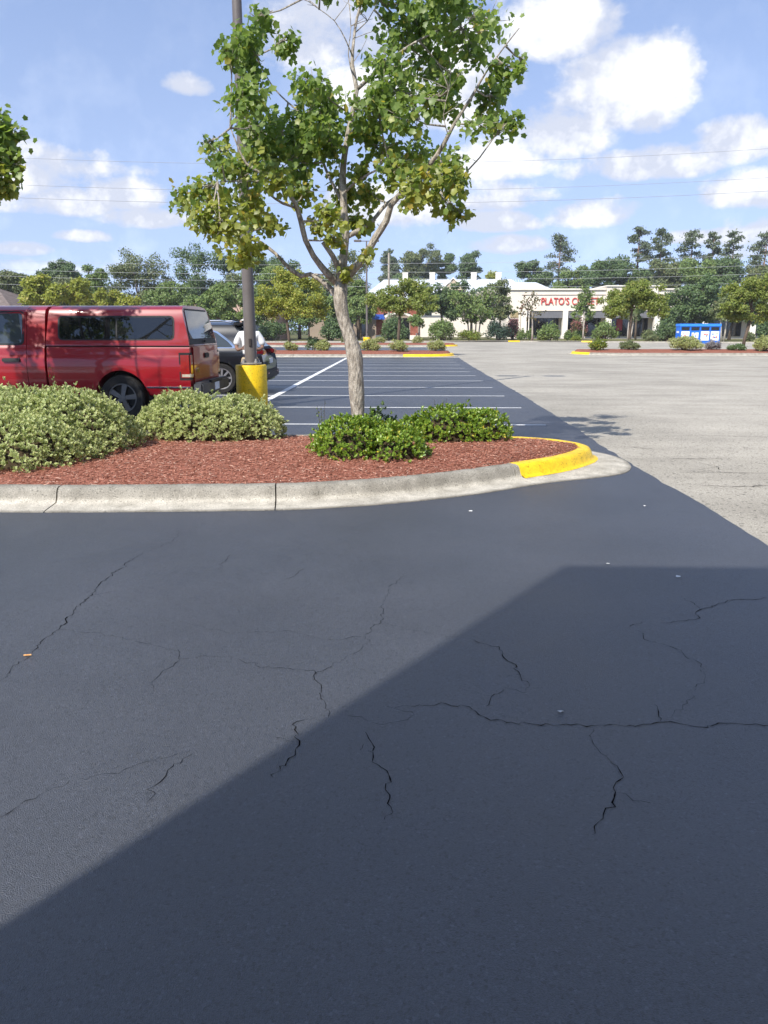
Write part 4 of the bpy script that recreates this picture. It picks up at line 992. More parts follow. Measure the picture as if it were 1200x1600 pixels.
for a in (('lone pine standing above the cream shop roof', 31.84, 172, 20.4, 14.0, 3.4), ('leftmost of the six grouped pines, thin topped', 46.33, 165, 21.0, 15.6, 2.6), ('second pine from the left in the group of six', 49.29, 160, 20.0, 14.2, 2.8),
          ('wide third pine from the left in the group of six', 55.25, 160, 19.6, 12.6, 3.1), ('slim fourth pine from the left in the group of six', 58.6, 158, 19.1, 12.0, 2.1), ('fifth pine from the left in the group of six, with a long bare trunk', 61.3, 155, 18.8, 10.8, 2.6), ('rightmost pine, cut by the right edge of the view', 65.2, 150, 18.2, 10.8, 3.2)):
    pine(*a)

G1 = 'shrubs in the far left island'; G2_ = 'shrubs in the right island'; G3 = 'shrubs along the verge'
for x, y, rx, h, pal, lf, gp, lb in [
    (-6.88, 45.6, .52, .62, 'fringe', .09, G1, 'pale variegated shrub at the foot of the leaning island tree'),
    (-5.71, 46.8, .58, .82, 'dark', .1, G1, 'dark round shrub just right of the leaning island tree'),
    (-4.95, 45.8, .68, .66, 'fringe', .09, G1, 'pale variegated shrub just left of the kinked trunk, in the far island'),
    (-2.27, 45.6, .72, .70, 'fringe', .09, G1, 'pale variegated shrub below the slim dark lamp post'),
    (-.61, 44.8, .66, .68, 'fringe', .09, G1, 'pale variegated shrub in front of the spreading island tree'),
    (1.55, 45.4, .64, .70, 'fringe', .09, G1, 'green and cream shrub at the yellow nose of the far island'),
    (11.5, 48, .7, .74, 'gold', .1, G2_, 'bright green shrub at the nose of the right island'),
    (13.5, 48.4, .74, .66, 'olive', .1, G2_, 'low shrub around the trunk of the right island tree'),
    (16.63, 48, 1.15, .9, 'fringe', .1, G2_, 'wide pale shrub in front of the donation bins'),
    (18.5, 48.4, .56, .66, 'grey', .08, G2_, 'dry grey shrub right of the wide pale shrub'),
    (19.77, 48, .7, .42, 'dark', .09, G2_, 'low dark shrub beside the tree at the right edge'),
    (21.2, 47.4, .8, .95, 'fringe', .1, G2_, 'pale shrub cut by the right edge of the view'),
    (-16.7, 96, 2.0, 3.0, 'dark', .24, G3, 'tall dark hedge shrub right of the black car'),
    (-9.38, 96, 1.8, 2.9, 'dark', .24, G3, 'rounded dark shrub just left of the kinked trunk on the verge'),
    (-1.84, 96, 2.0, 3.1, 'dark', .26, G3, 'large dark shrub before the brick piers'),
    (4.19, 96.4, 1.95, 2.9, 'mid', .24, G3, 'large round green shrub right of the brick piers'),
    (7.42, 96.2, 1.8, 1.35, 'gold', .2, G3, 'low lime-green planting below the cream blossom tree'),
    (10.87, 97, 1.95, 2.4, 'blue', .24, G3, 'wide blue-green shrub left of the shop corner'),
    (17.19, 97, 1.6, 2.5, 'mid', .24, G3, 'large green shrub before the shop windows'),
    (19.85, 99, .65, 1.4, 'mid', .18, G3, 'small clipped ball shrub right of the large shop-window shrub'),
    (20.96, 99, .8, 1.4, 'mid', .18, G3, 'clipped ball shrub left of the slim green young tree'),
    (23.7, 96, 1.85, 2.6, 'mid', .24, G3, 'broad green shrub right of the slim green young tree'),
    (29.13, 97, 1.1, 1.4, 'olive', .2, G3, 'low shrub left of the dark shrub by the donation bins'),
    (30.0, 92.6, 1.8, 2.5, 'dark', .24, G3, 'dark shrub touching the left side of the donation bins'),
    (40.35, 90, 1.35, 3.0, 'dark', .24, G3, 'tall dark shrub at the right edge of the verge'),
    (14.82, 104, .7, 1.5, 'mid', .2, G3, 'left clipped shrub at the shop corner'),
    (15.9, 104, .7, 1.35, 'mid', .2, G3, 'right clipped shrub at the shop corner'),
    (-5.49, 71.0, .7, 1.0, 'olive', .14, None, 'low shrub left of the yellow base of the slim lamp post'),
    (.78, 70.6, .56, .7, 'fringe', .12, None, 'small pale shrub in the second far island'),
    (-2.6, 70.8, .6, .6, 'fringe', .12, None, 'small pale shrub right of the slim lamp post base'),
    (41.03, 96, .8, 1.1, 'olive', .2, G3, 'low shrub behind the tall dark shrub at the right edge'),
    (16.44, 97.0, .9, .75, 'gold', .16, G3, 'low lime shrub at the foot of the sparse bronze tree'),
    (20.1, 95.2, .9, .55, 'gold', .16, G3, 'low lime ground shrub behind the small yellow kerb mark'),
    (28.2, 92.0, .9, .85, 'olive', .18, G3, 'low olive shrub before the bare-limbed small tree'),
]:
    shrub(lb, x, y, rx, h, pal, lf, gp, z0=.28 if y < 75 else .12)
shrub('tall shrub with pink blossom at the left corner of the cream shop', 14.0, 107, 1.1, 3.0, 'bronze', .22, 'pink flowering shrubs', extra='pink', cover=2.5, name='flowering_shrub')
shrub('tall shrub with pink blossom behind the slim green young tree', 22.8, 107, 1.3, 2.9, 'bronze', .22, 'pink flowering shrubs', extra='pink', cover=2.5, name='flowering_shrub')

# ================================================================ light pole
M_POLE = surf('pole_bronze', (.115, .098, .088), (.15, .13, .118), scale=3, rough=.5, spec=.4, bump=.1, bscale=40)
M_STEEL = surf('galvanised', (.30, .29, .28), (.42, .41, .39), scale=20, rough=.5, metal=.6)
M_LENS = surf('lamp_lens', (.6, .6, .58))


def light_pole(label, x, y, h, rb, hb, r0, r1, group):
    t = thing('light_pole', label, 'lamp post', (x, y, 0), 0, group)
    n = 28; v, f = [], []
    prof = [(rb, -.05), (rb, .1), (rb * 1.0, hb * .5), (rb * .995, hb - .02), (rb * .97, hb), (.001, hb + .004)]
    MB().lathe(prof, 36).build('concrete_base', M_YEL, t, smooth=40)
    MB().tube([(0, 0, hb), (0, 0, h * .5), (0, 0, h)], [r0, (r0 + r1) / 2, r1], 20).build('pole', M_POLE, t, smooth=40)
    MB().lathe([(r0 * 1.02, hb + .02), (r0 * 1.75, hb + .02), (r0 * 1.75, hb + .045), (r0 * 1.05, hb + .05)], 20, closed=True).build('base_plate', M_STEEL, t)
    for k in range(4):
        a = math.pi / 4 + k * math.pi / 2
        MB().tube([(rb * .56 * math.cos(a), rb * .56 * math.sin(a), hb), (rb * .56 * math.cos(a), rb * .56 * math.sin(a), hb + .12)], [.02, .02], 6).tube([(rb * .56 * math.cos(a), rb * .56 * math.sin(a), hb + .045), (rb * .56 * math.cos(a), rb * .56 * math.sin(a), hb + .085)], [.036, .036], 6).build('anchor_bolt', M_STEEL, t)
    MB().tube([(.02, -r0 * .93, 1.2), (.02, -r0 * .93, 1.34)], [.03, .03], 8).build('hand_hole_cover', surf('pole_dark', (.05, .04, .036)), t)
    for s in (-1, 1):
        hd = MB().box(min(s * .45, s * 1.1), max(s * .45, s * 1.1), -.2, .2, h - .08, h + .08).build('lamp_head', M_POLE, t, bevel=.03)
        MB().box(min(s * .55, s * 1.0), max(s * .55, s * 1.0), -.15, .15, h - .09, h - .081).build('lens', M_LENS, hd)
        MB().tube([(0, 0, h - .02), (s * .5, 0, h - .02)], [.035, .035], 8).build('lamp_arm', M_POLE, t)


light_pole('tall bronze light pole on a bright yellow concrete base behind the variegated shrubs', -3.06, 15.1, 12.6, .30, .84, .118, .06, 'car park light poles')
light_pole('slim dark light pole on a small yellow base in the second far island', -3.75, 70.6, 9.0, .32, .8, .10, .06, 'car park light poles')

# ================================================================ vehicles
M_RED = surf('red_paint', (.24, .005, .010), (.28, .006, .012), scale=2, rough=.35, spec=.25, metal=.0, coat=.75)
M_BLK = surf('black_plastic', (.012, .012, .013), (.022, .022, .023), scale=30, rough=.6, spec=.3)
M_CHROME = surf('chrome', (.62, .62, .64), None, rough=.12, metal=1.0)
M_TYRE = surf('tyre_rubber', (.016, .016, .016), (.03, .028, .026), scale=20, rough=.85, spec=.2)
M_RIM = surf('alloy', (.55, .55, .56), (.65, .65, .66), scale=6, rough=.28, metal=.85)
M_TINT = glassmat('tinted_glass', (.008, .009, .010))
M_PALEG = glassmat('smoked_glass', (.05, .06, .065))
M_TAIL = surf('tail_lens', (.22, .006, .008), (.30, .01, .01), scale=8, rough=.15, spec=.6, coat=.6)
M_CLEAR = surf('reverse_lens', (.42, .36, .28), (.5, .45, .36), scale=20, rough=.2, coat=.5)


def loft(name, stations, mat, parent, smooth=34):
    v, f = [], []; m = len(stations[0])
    for st in stations:
        v += [(x, -h, z) for x, h, z in st] + [(x, h, z) for x, h, z in reversed(st)]
    R = 2 * m
    for i in range(len(stations) - 1):
        for k in range(R):
            k2 = (k + 1) % R
            f.append((i * R + k, (i + 1) * R + k, (i + 1) * R + k2, i * R + k2))
    f.append(tuple(range(R))); f.append(tuple((len(stations) - 1) * R + k for k in range(R)))
    o = obj(name, v, f, mat, parent)
    bm = bmesh.new(); bm.from_mesh(o.data)
    bmesh.ops.remove_doubles(bm, verts=bm.verts, dist=.0006); bmesh.ops.dissolve_degenerate(bm, edges=bm.edges, dist=.0004)
    bmesh.ops.recalc_face_normals(bm, faces=bm.faces); bm.to_mesh(o.data); bm.free()
    o.data.polygons.foreach_set('use_smooth', [True] * len(o.data.polygons)); o.data.set_sharp_from_angle(angle=rad(smooth))
    return o


def xs_with_arch(x0, x1, arches, step=.12):
    xs = set(np.round(np.linspace(x0, x1, max(2, int(abs(x1 - x0) / step) + 1)), 4))
    for xa, za, R in arches:
        for a in np.linspace(0, math.pi, 25):
            x = xa + R * math.cos(a)
            if min(x0, x1) < x < max(x0, x1): xs.add(round(x, 4))
        for e in (-1, 1):
            x = xa + e * (R + .002)
            if min(x0, x1) < x < max(x0, x1): xs.add(round(x, 4))
    return sorted(xs, reverse=True)


def body(name, x0, x1, sec, arches, mat, parent, shear=None, zsh=1.24):
    st = []
    for x in xs_with_arch(x0, x1, arches):
        s = []
        zb = -1
        for xa, za, R in arches:
            if abs(x - xa) < R: zb = max(zb, za + math.sqrt(R * R - (x - xa) ** 2))
        for h, z in sec:
            dx = 0
            if shear: dx = shear(x, z)
            s.append((x + dx, h, max(z, zb)))
        st.append(s)
    return loft(name, st, mat, parent)


def arch_liner(xa, za, R, hw, parent):
    v, f = [], []
    aa = np.linspace(-.35, math.pi + .35, 22)
    for a in aa:
        v += [(xa + (R + .012) * math.cos(a), -hw, za + (R + .012) * math.sin(a)), (xa + (R + .012) * math.cos(a), hw, za + (R + .012) * math.sin(a))]
    for i in range(len(aa) - 1): f.append((2 * i, 2 * i + 1, 2 * i + 3, 2 * i + 2))
    MB().add(v, f).box(xa - R, xa + R, -.58, .58, .25, za + R).build('wheel_arch_liner', M_BLK, parent)


def wheel(parent, x, y, r, w, side, spokes, tyre_h=.30, rim=None):
    e = bpy.data.objects.new('wheel', None); COL.objects.link(e); e.parent = parent; e.location = (x, y, r); e.empty_display_size = .1
    ri = r * (1 - tyre_h)
    prof = [(ri, -w / 2), (r * .93, -w / 2 * 1.02), (r * .985, -w / 2 * .82), (r, -w / 2 * .5), (r, w / 2 * .5), (r * .985, w / 2 * .82), (r * .93, w / 2 * 1.02), (ri, w / 2), (ri * .97, 0)]
    MB().lathe(prof, 44, axis='y', closed=True).build('tyre', M_TYRE, e, smooth=40)
    yo = side * w * .36
    mb = MB().lathe([(ri * 1.0, yo - side * .0), (ri * 1.0, yo + side * .02), (ri * .9, yo + side * .022), (ri * .87, yo - side * .05)], 40, axis='y', closed=True)
    mb.lathe([(.001, yo + side * .03), (ri * .2, yo + side * .03), (ri * .24, yo), (.001, yo)], 20, axis='y')
    for k in range(spokes):
        a = 2 * math.pi * k / spokes + .1; ca, sa = math.cos(a), math.sin(a); wd = ri * (.085 if spokes > 6 else .15)
        P = []
        for rr, ww, d in ((ri * .18, wd * .9, .024), (ri * .92, wd * 1.2, .014)):
            for sgn in (-1, 1): P += [(rr * ca - sgn * ww * sa, yo + side * d, rr * sa + sgn * ww * ca), (rr * ca - sgn * ww * sa, yo - side * .02, rr * sa + sgn * ww * ca)]
        mb.add(P, [(0, 2, 6, 4), (1, 5, 7, 3), (0, 4, 5, 1), (2, 3, 7, 6), (0, 1, 3, 2), (4, 6, 7, 5)])
    mb.build('rim', rim or M_RIM, e, smooth=30)
    MB().lathe([(.001, yo - side * .05), (ri * .88, yo - side * .05)], 24, axis='y').build('brake_disc', M_BLK, e)


def hw_at(sec, z):
    zz = [p[1] for p in sec]; hh = [p[0] for p in sec]
    return float(np.interp(z, zz, hh))


def side_panel(name, poly, sec, side, off, mat, parent, th=.006, rnd=.05):
    """a flush panel on the side of a body; poly in x,z is given rounded corners"""
    P = []
    n = len(poly)
    for i in range(n):
        a, b, c = Vector(poly[i - 1]), Vector(poly[i]), Vector(poly[(i + 1) % n])
        r = min(rnd, (a - b).length * .45, (c - b).length * .45)
        p0 = b + (a - b).normalized() * r; p1 = b + (c - b).normalized() * r
        for t in (0, .33, .67, 1): P.append((p0 * (1 - t) ** 2 + b * 2 * t * (1 - t) + p1 * t * t))
    v = [(p.x, side * (hw_at(sec, p.y) + off), p.y) for p in P] + [(p.x, side * (hw_at(sec, p.y) + off - th - .01), p.y) for p in P]
    m = len(P)
    f = [tuple(range(m)), tuple(range(2 * m - 1, m - 1, -1))] + [(i, (i + 1) % m, (i + 1) % m + m, i + m) for i in range(m)]
    return obj(name, v, f, mat, parent)


def rect(x0, x1, z0, z1): return [(x0, z0), (x1, z0), (x1, z1), (x0, z1)]


def text_mesh(name, body_, size, ext, mat, parent, loc, rot, sx=1.0, align='LEFT'):
    c = bpy.data.curves.new(name, 'FONT'); c.body = body_; c.size = size; c.extrude = ext; c.align_x = align
    o = bpy.data.objects.new(name, c); COL.objects.link(o)
    me = bpy.data.meshes.new_from_object(o.evaluated_get(bpy.context.evaluated_depsgraph_get()))
    bpy.data.objects.remove(o); bpy.data.curves.remove(c)
    me.name = name; me.materials.clear()
    q = link(name, me, mat, parent, loc); q.rotation_euler = rot; q.scale = (sx, 1, 1)
    return q


# ---- red pickup with canopy, nose to the left, tail beside the light pole
T = thing('pickup_truck', 'dark red pickup with matching canopy over its bed, parked behind the variegated shrubs', 'pickup', (-3.64, 13.9, 0))
LOW = [(.80, .40), (.93, .43), (.962, .50), (.972, .545), (.988, .575), (1.0, .72), (1.006, .90), (1.0, 1.0), (.985, 1.075), (.968, 1.115), (.966, 1.19), (.945, 1.232)]
BEDS = LOW + [(.5, 1.238), (0, 1.24)]
CABS = LOW + [(.925, 1.27), (.87, 1.52), (.815, 1.76), (.775, 1.83), (.66, 1.885), (.35, 1.912), (0, 1.92)]
RA, FA, RZ, AR = -1.19, -4.76, .40, .445
body('bed', -.005, -2.41, BEDS, [(RA, RZ, AR)], M_RED, T)
arch_liner(RA, RZ, AR, .975, T)
body('cab', -2.45, -2.752, CABS, [], M_RED, T)
body('rear_door', -2.760, -3.70, CABS, [], M_RED, T)
wsh = lambda x, z: max(0, (z - 1.26)) * .95 * sstep(-3.9, -4.72, x)
fd = body('front_door', -3.708, -4.74, CABS, [], M_RED, T, shear=lambda x, z: float(wsh(x, z)))
HOOD = LOW[:-2] + [(.94, 1.14), (.90, 1.19), (.6, 1.23), (0, 1.25)]
body('hood', -4.20, -5.72, [(h, z - .0) for h, z in HOOD], [(FA, RZ, AR)], M_RED, T, shear=lambda x, z: 0.0)
arch_liner(FA, RZ, AR, .975, T)
MB().box(-5.76, -5.70, -.6, .6, .72, 1.12).build('grille', M_CHROME, T, bevel=.02)
for s in (-1, 1):
    MB().box(-5.745, -5.66, min(s * .62, s * .95), max(s * .62, s * .95), .8, 1.08).build('headlight', M_CLEAR, T, bevel=.03)
MB().box(-5.95, -5.70, -.98, .98, .45, .70).build('front_bumper', M_CHROME, T, bevel=.05)
MB().box(-2.47, -2.40, -.90, .90, .35, 1.2).build('bed_gap_panel', M_BLK, T)
MB().box(-5.3, -.2, -.45, .45, .30, .46).build('chassis', M_BLK, T)
MB().add(*(lambda q: (q, [(0, 1, 3, 2)]))([(-4.73, -.84, 1.27), (-4.73, .84, 1.27), (-4.17, -.70, 1.85), (-4.17, .70, 1.85)])).build('windscreen', M_TINT, T)
for side in (-1, 1):
    side_panel('side_window_frame', rect(-3.64, -2.80, 1.255, 1.815), CABS, side, .004, M_BLK, T, rnd=.09)
    side_panel('side_window', rect(-3.61, -2.83, 1.285, 1.775), CABS, side, .008, M_PALEG, T, rnd=.07)
    side_panel('side_window', [(-4.45, 1.285), (-3.76, 1.285), (-3.76, 1.775), (-4.10, 1.775)], CABS, side, .006, M_PALEG, T, rnd=.04)
    h = side_panel('door_handle', rect(-3.16, -2.86, .985, 1.045), CABS, side, .030, M_BLK, T, th=.02, rnd=.028)
    side_panel('door_handle', rect(-4.16, -3.86, .985, 1.045), CABS, side, .030, M_BLK, T, th=.02, rnd=.028)
    side_panel('rocker_trim', rect(-4.28, -2.47, .46, .52), CABS, side, .006, M_BLK, T, rnd=.02)
    side_panel('bed_trim', rect(-.76, -.02, .555, .578), BEDS, side, .008, M_CHROME, T, rnd=.01)
    m = MB().box(-4.45, -4.25, min(side * .98, side * 1.22), max(side * .98, side * 1.22), 1.25, 1.48).build('door_mirror', M_BLK, T, bevel=.03)
    tl = MB().box(-.175, .014, min(side * .84, side * 1.011), max(side * .84, side * 1.011), .70, 1.12).build('taillight', M_TAIL, T, bevel=.022)
    MB().box(-.15, .018, min(side * .855, side * 1.014), max(side * .855, side * 1.014), .725, .795).build('reversing_lens', M_CLEAR, tl, bevel=.012)
    MB().box(-.178, -.002, min(side * .83, side * 1.0035), max(side * .83, side * 1.0035), .688, 1.135).build('lamp_surround', M_BLK, tl)
    for xx in (RA, FA): wheel(T, xx, side * .845, .385, .27, side, 5, .36, surf('dark_rim', (.10, .10, .10), (.14, .14, .14), 6, rough=.5, metal=.5))
tg = MB().box(-.004, .022, -.825, .825, .63, 1.225).build('tailgate', M_RED, T, bevel=.012)
MB().box(.020, .045, -.14, .14, 1.02, 1.11).build('tailgate_handle', M_BLK, tg, bevel=.012)
text_mesh('badge', '1500', .105, .004, M_CHROME, tg, (.028, -.72, .80), (rad(90), 0, rad(90)))
MB().box(.022, .028, -.80, .80, .735, .742).build('tailgate_crease', M_RED, tg)
bp = MB().box(.03, .19, -.97, .97, .44, .645).build('rear_bumper', surf('bumper_steel', (.06, .06, .065), (.10, .10, .105), 6, rough=.5, metal=.4), T, bevel=.03)
MB().box(.04, .20, -.40, .40, .60, .652).build('bumper_step', M_BLK, bp, bevel=.01)
MB().box(.192, .197, -.16, .16, .47, .60).build('number_plate', surf('plate', (.6, .6, .62), (.7, .7, .7), 20), bp)
MB().box(-.10, .10, -.06, .06, .36, .45).build('tow_bar', M_BLK, T)

TOP = [(.955, 1.246), (.952, 1.275), (.925, 1.36), (.875, 1.60), (.842, 1.755), (.80, 1.835), (.70, 1.886), (.40, 1.908), (0, 1.914)]
tsh = lambda x, z: float(-max(0, z - 1.30) * .235 * sstep(-.55, 0, x) + max(0, z - 1.3) * .10 * sstep(-2.2, -2.42, x))
TPR = body('canopy', -.012, -2.425, TOP, [], M_RED, T, shear=tsh)
MB().box(-2.42, -.02, -.962, .962, 1.238, 1.250).build('canopy_seal', M_BLK, T)
for side in (-1, 1):
    side_panel('canopy_window_frame', rect(-2.22, -.255, 1.335, 1.735), TOP, side, .004, M_BLK, TPR, rnd=.09)
    side_panel('canopy_window', rect(-2.19, -1.245, 1.360, 1.708), TOP, side, .009, M_TINT, TPR, rnd=.06)
    side_panel('canopy_window', rect(-1.215, -.285, 1.360, 1.708), TOP, side, .009, M_TINT, TPR, rnd=.06)
# rear hatch of the canopy: glass in a black frame, sloping forward
rx = lambda z: -.012 - max(0, z - 1.30) * .235


def hatch(name, z0, z1, in0, in1, off, mat):
    v = []
    for z, i in ((z0, in0), (z1, in1)):
        for s in (-1, 1): v.append((rx(z) + off, s * (hw_at(TOP, z) - i), z))
    b = [(x - .015, y, z) for x, y, z in v]
    return obj(name, v + b, [(0, 1, 3, 2), (4, 6, 7, 5), (0, 4, 5, 1), (2, 3, 7, 6), (0, 2, 6, 4), (1, 5, 7, 3)], mat, TPR)


hf = hatch('canopy_rear_frame', 1.262, 1.855, .055, .075, .008, M_BLK)
hatch('canopy_rear_window', 1.36, 1.825, .085, .10, .014, M_PALEG)
MB().box(.0, .035, -.05, .05, 1.295, 1.335).build('canopy_latch', M_BLK, TPR, bevel=.01)

# ---- dark sport utility vehicle behind it
S = thing('sport_utility_vehicle', 'black sport utility vehicle with chrome window trim parked behind the person', 'car', (-3.5, 19.45, 0))
M_NAVY = surf('black_blue_paint', (.005, .006, .008), (.007, .008, .011), scale=2, rough=.3, spec=.3, metal=.0, coat=.6)
SL = [(.76, .27), (.88, .31), (.925, .42), (.938, .60), (.945, .72), (.935, .86), (.922, .97), (.902, 1.04)]
SG = SL + [(.872, 1.085), (.80, 1.36), (.752, 1.53), (.69, 1.615), (.45, 1.675), (0, 1.695)]
SRA, SFA = -.98, -3.72
def ssh(x, z):
    r = -max(0, z - 1.02) * .95 * sstep(-.85, 0, x) + (.05 if z < .75 else .05 - (z - .75) * .25) * sstep(-.3, 0, x) - (.05 * sstep(.5, .25, z)) * sstep(-.2, 0, x)
    return float(r + max(0, z - 1.06) * 1.15 * sstep(-2.7, -3.5, x))
body('body', 0, -3.52, SG, [(SRA, .36, .40)], M_NAVY, S, shear=ssh)
body('hood', -3.05, -4.62, SL[:-1] + [(.90, 1.0), (.84, 1.03), (.5, 1.06), (0, 1.07)], [(SFA, .36, .40)], M_NAVY, S)
arch_liner(SRA, .36, .40, .92, S); arch_liner(SFA, .36, .40, .92, S)
for side in (-1, 1):
    side_panel('window_trim', [(-3.15, 1.07), (-.60, 1.07), (-.72, 1.22), (-1.06, 1.47), (-1.5, 1.535), (-2.75, 1.53)], SG, side, .004, M_CHROME, S, rnd=.08)
    for poly in ([(-1.20, 1.095), (-.68, 1.095), (-.80, 1.22), (-1.10, 1.44), (-1.20, 1.46)], [(-2.12, 1.095), (-1.30, 1.095), (-1.30, 1.475), (-1.5, 1.51), (-2.12, 1.51)], [(-3.05, 1.095), (-2.19, 1.095), (-2.19, 1.51), (-2.7, 1.505)]):
        side_panel('side_window', poly, SG, side, .009, M_PALEG, S, rnd=.04)
    side_panel('sill_cladding', rect(-3.3, -1.40, .31, .52), SG, side, .006, M_BLK, S, rnd=.03)
    side_panel('sill_trim', rect(-3.3, -1.42, .535, .56), SG, side, .008, M_CHROME, S, rnd=.01)
    side_panel('door_handle', rect(-1.62, -1.42, .92, .955), SG, side, .02, M_CHROME, S, rnd=.015)
    side_panel('door_handle', rect(-2.52, -2.32, .92, .955), SG, side, .02, M_CHROME, S, rnd=.015)
    MB().box(-.26, .055, min(side * .56, side * .925), max(side * .56, side * .925), .92, 1.03).build('taillight', surf('smoked_tail_lens', (.10, .006, .008), (.14, .01, .01), 8, rough=.15, coat=.5), S, bevel=.02)
    MB().tube([(-2.7, side * .64, 1.70), (-1.0, side * .62, 1.715), (-.75, side * .62, 1.66)], [.018] * 3, 8).build('roof_rail', M_CHROME, S)
    MB().box(-2.95, -2.8, min(side * .9, side * 1.1), max(side * .9, side * 1.1), 1.05, 1.2).build('door_mirror', M_NAVY, S, bevel=.03)
    for xx in (SRA, SFA): wheel(S, xx, side * .815, .36, .23, side, 9, .30)
rxs = lambda z: ssh(0, z)
v = [(rxs(1.10) + .012, -.74, 1.10), (rxs(1.10) + .012, .74, 1.10), (rxs(1.56) + .012, .60, 1.56), (rxs(1.56) + .012, -.60, 1.56)]
obj('rear_window', v + [(x - .02, y, z - .01) for x, y, z in v], [(0, 1, 2, 3), (7, 6, 5, 4), (0, 4, 5, 1), (1, 5, 6, 2), (2, 6, 7, 3), (3, 7, 4, 0)], M_PALEG, S)
MB().box(-.72, -.50, -.60, .60, 1.62, 1.655).build('roof_spoiler', M_BLK, S, bevel=.012)
MB().box(-.05, .11, -.88, .88, .34, .56).build('rear_bumper', M_BLK, S, bevel=.04)
MB().box(.06, .075, -.20, .20, .70, .82).build('number_plate', MATS['plate'], S)
for side in (-1, 1): MB().box(.108, .116, min(side * .55, side * .72), max(side * .55, side * .72), .46, .50).build('reflector', M_TAIL, S)

# ================================================================ the person behind the pole
def skin(name, joints, edges, mat, parent, sub=2):
    me = bpy.data.meshes.new(name); me.from_pydata([j[:3] for j in joints], edges, []); me.update()
    o = bpy.data.objects.new(name, me); COL.objects.link(o)
    o.modifiers.new('skin', 'SKIN').use_smooth_shade = True
    for i, j in enumerate(joints):
        d = me.skin_vertices[0].data[i]; d.radius = (j[3], j[4] if len(j) > 4 else j[3]); d.use_root = (i == 0)
    sb = o.modifiers.new('sub', 'SUBSURF'); sb.levels = sub; sb.render_levels = sub
    bpy.context.view_layer.update()
    m2 = bpy.data.meshes.new_from_object(o.evaluated_get(bpy.context.evaluated_depsgraph_get()))
    bpy.data.objects.remove(o); m2.name = name; m2.materials.clear()
    m2.polygons.foreach_set('use_smooth', [True] * len(m2.polygons))
    return link(name, m2, mat, parent)


PN = thing('person', 'person in white t-shirt, khaki shorts and pale hat, half hidden behind the light pole', 'person', (-3.31, 16.25, 0))
M_SKIN = surf('skin', (.20, .11, .075), (.24, .135, .09), scale=8, rough=.5, spec=.35)
M_TEE = surf('white_cotton', (.72, .72, .72), (.80, .80, .79), scale=9, rough=.9, spec=.1, bump=.25, bscale=22, bdist=.01)
M_KHAKI = surf('khaki_cotton', (.40, .31, .19), (.47, .37, .24), scale=9, rough=.9, spec=.1, bump=.25, bscale=20, bdist=.01)
J = [(0, 0, .98, .12, .10), (0, .005, 1.12, .115, .095), (0, .01, 1.30, .135, .10), (0, .01, 1.43, .10, .075), (0, .0, 1.50, .052, .055), (0, -.015, 1.57, .058, .068), (0, -.02, 1.65, .078, .095), (0, -.01, 1.74, .06, .08)]
E_ = [(i, i + 1) for i in range(7)]


def chain(start, pts):
    a = start
    for p in pts:
        J.append(p); E_.append((a, len(J) - 1)); a = len(J) - 1
    return a


for s in (-1, 1):
    w = chain(3, [(s * .175, .01, 1.42, .055), (s * .245, .02, 1.29, .046), (s * .275, -.01, 1.14, .04), (s * .21, -.15, 1.10, .035), (s * .12, -.25, 1.12, .026), (s * .085, -.29, 1.135, .032, .018)])
    chain(0, [(s * .095, 0, .90, .09), (s * .105, -.005, .70, .075), (s * .11, -.01, .50, .055), (s * .112, .015, .33, .052), (s * .115, .01, .10, .036), (s * .118, -.01, .05, .04), (s * .125, -.11, .035, .038, .028), (s * .128, -.17, .03, .03, .02)])
    for q, (dx, dz, L) in enumerate(((.0, .035, .07), (-.004, .014, .078), (-.004, -.006, .072), (0, -.026, .058))):
        chain(w, [(s * (.068 + dx), -.325, 1.135 + dz, .0095), (s * (.05 + dx), -.325 - L * .45, 1.14 + dz, .0085), (s * (.025 + dx), -.322 - L * .55, 1.135 + dz, .0075)])
    chain(w, [(s * .075, -.285, 1.17, .011), (s * .05, -.31, 1.19, .009), (s * .03, -.33, 1.19, .008)])
skin('body', J, E_, M_SKIN, PN)
# face: nose, ears, eyes and hair under the hat
MB().tube([(0, -.095, 1.665), (0, -.128, 1.628), (0, -.10, 1.618)], [.010, .017, .012], 8).build('nose', M_SKIN, PN, smooth=180)
for s in (-1, 1):
    MB().tube([(s * .078, -.01, 1.665), (s * .088, -.002, 1.64), (s * .078, -.008, 1.61)], [.010, .016, .009], 8).build('ear', M_SKIN, PN, smooth=180)
    MB().lathe([(.0012, -.006), (.011, -.003), (.011, .003), (.0012, .006)], 12, axis='y', c=(s * .032, -.103, 1.655)).build('eye', M_BLK, PN)
MB().tube([(-.024, -.103, 1.592), (0, -.110, 1.590), (.024, -.103, 1.592)], [.004, .006, .004], 6).build('mouth', surf('lips', (.25, .10, .08)), PN)
MB().lathe([(.084, 1.60), (.092, 1.66), (.085, 1.72), (.06, 1.76), (.001, 1.77)], 20, c=(0, .012, 0)).build('hair', surf('hair', (.03, .022, .018), (.06, .05, .04), 30), PN, smooth=180)
TJ = [(0, 0, .93, .165, .125), (0, .005, 1.08, .16, .125), (0, .01, 1.26, .172, .128), (0, .01, 1.40, .13, .10), (0, .0, 1.475, .075, .07)]
TE = [(0, 1), (1, 2), (2, 3), (3, 4)]
for s in (-1, 1):
    k = len(TJ); TJ += [(s * .18, .01, 1.405, .082), (s * .255, .02, 1.29, .078), (s * .285, .0, 1.175, .075)]; TE += [(3, k), (k, k + 1), (k + 1, k + 2)]
skin('t_shirt', TJ, TE, M_TEE, PN)
SJ = [(0, 0, 1.00, .155, .118), (0, 0, .92, .15, .12)]; SE = [(0, 1)]
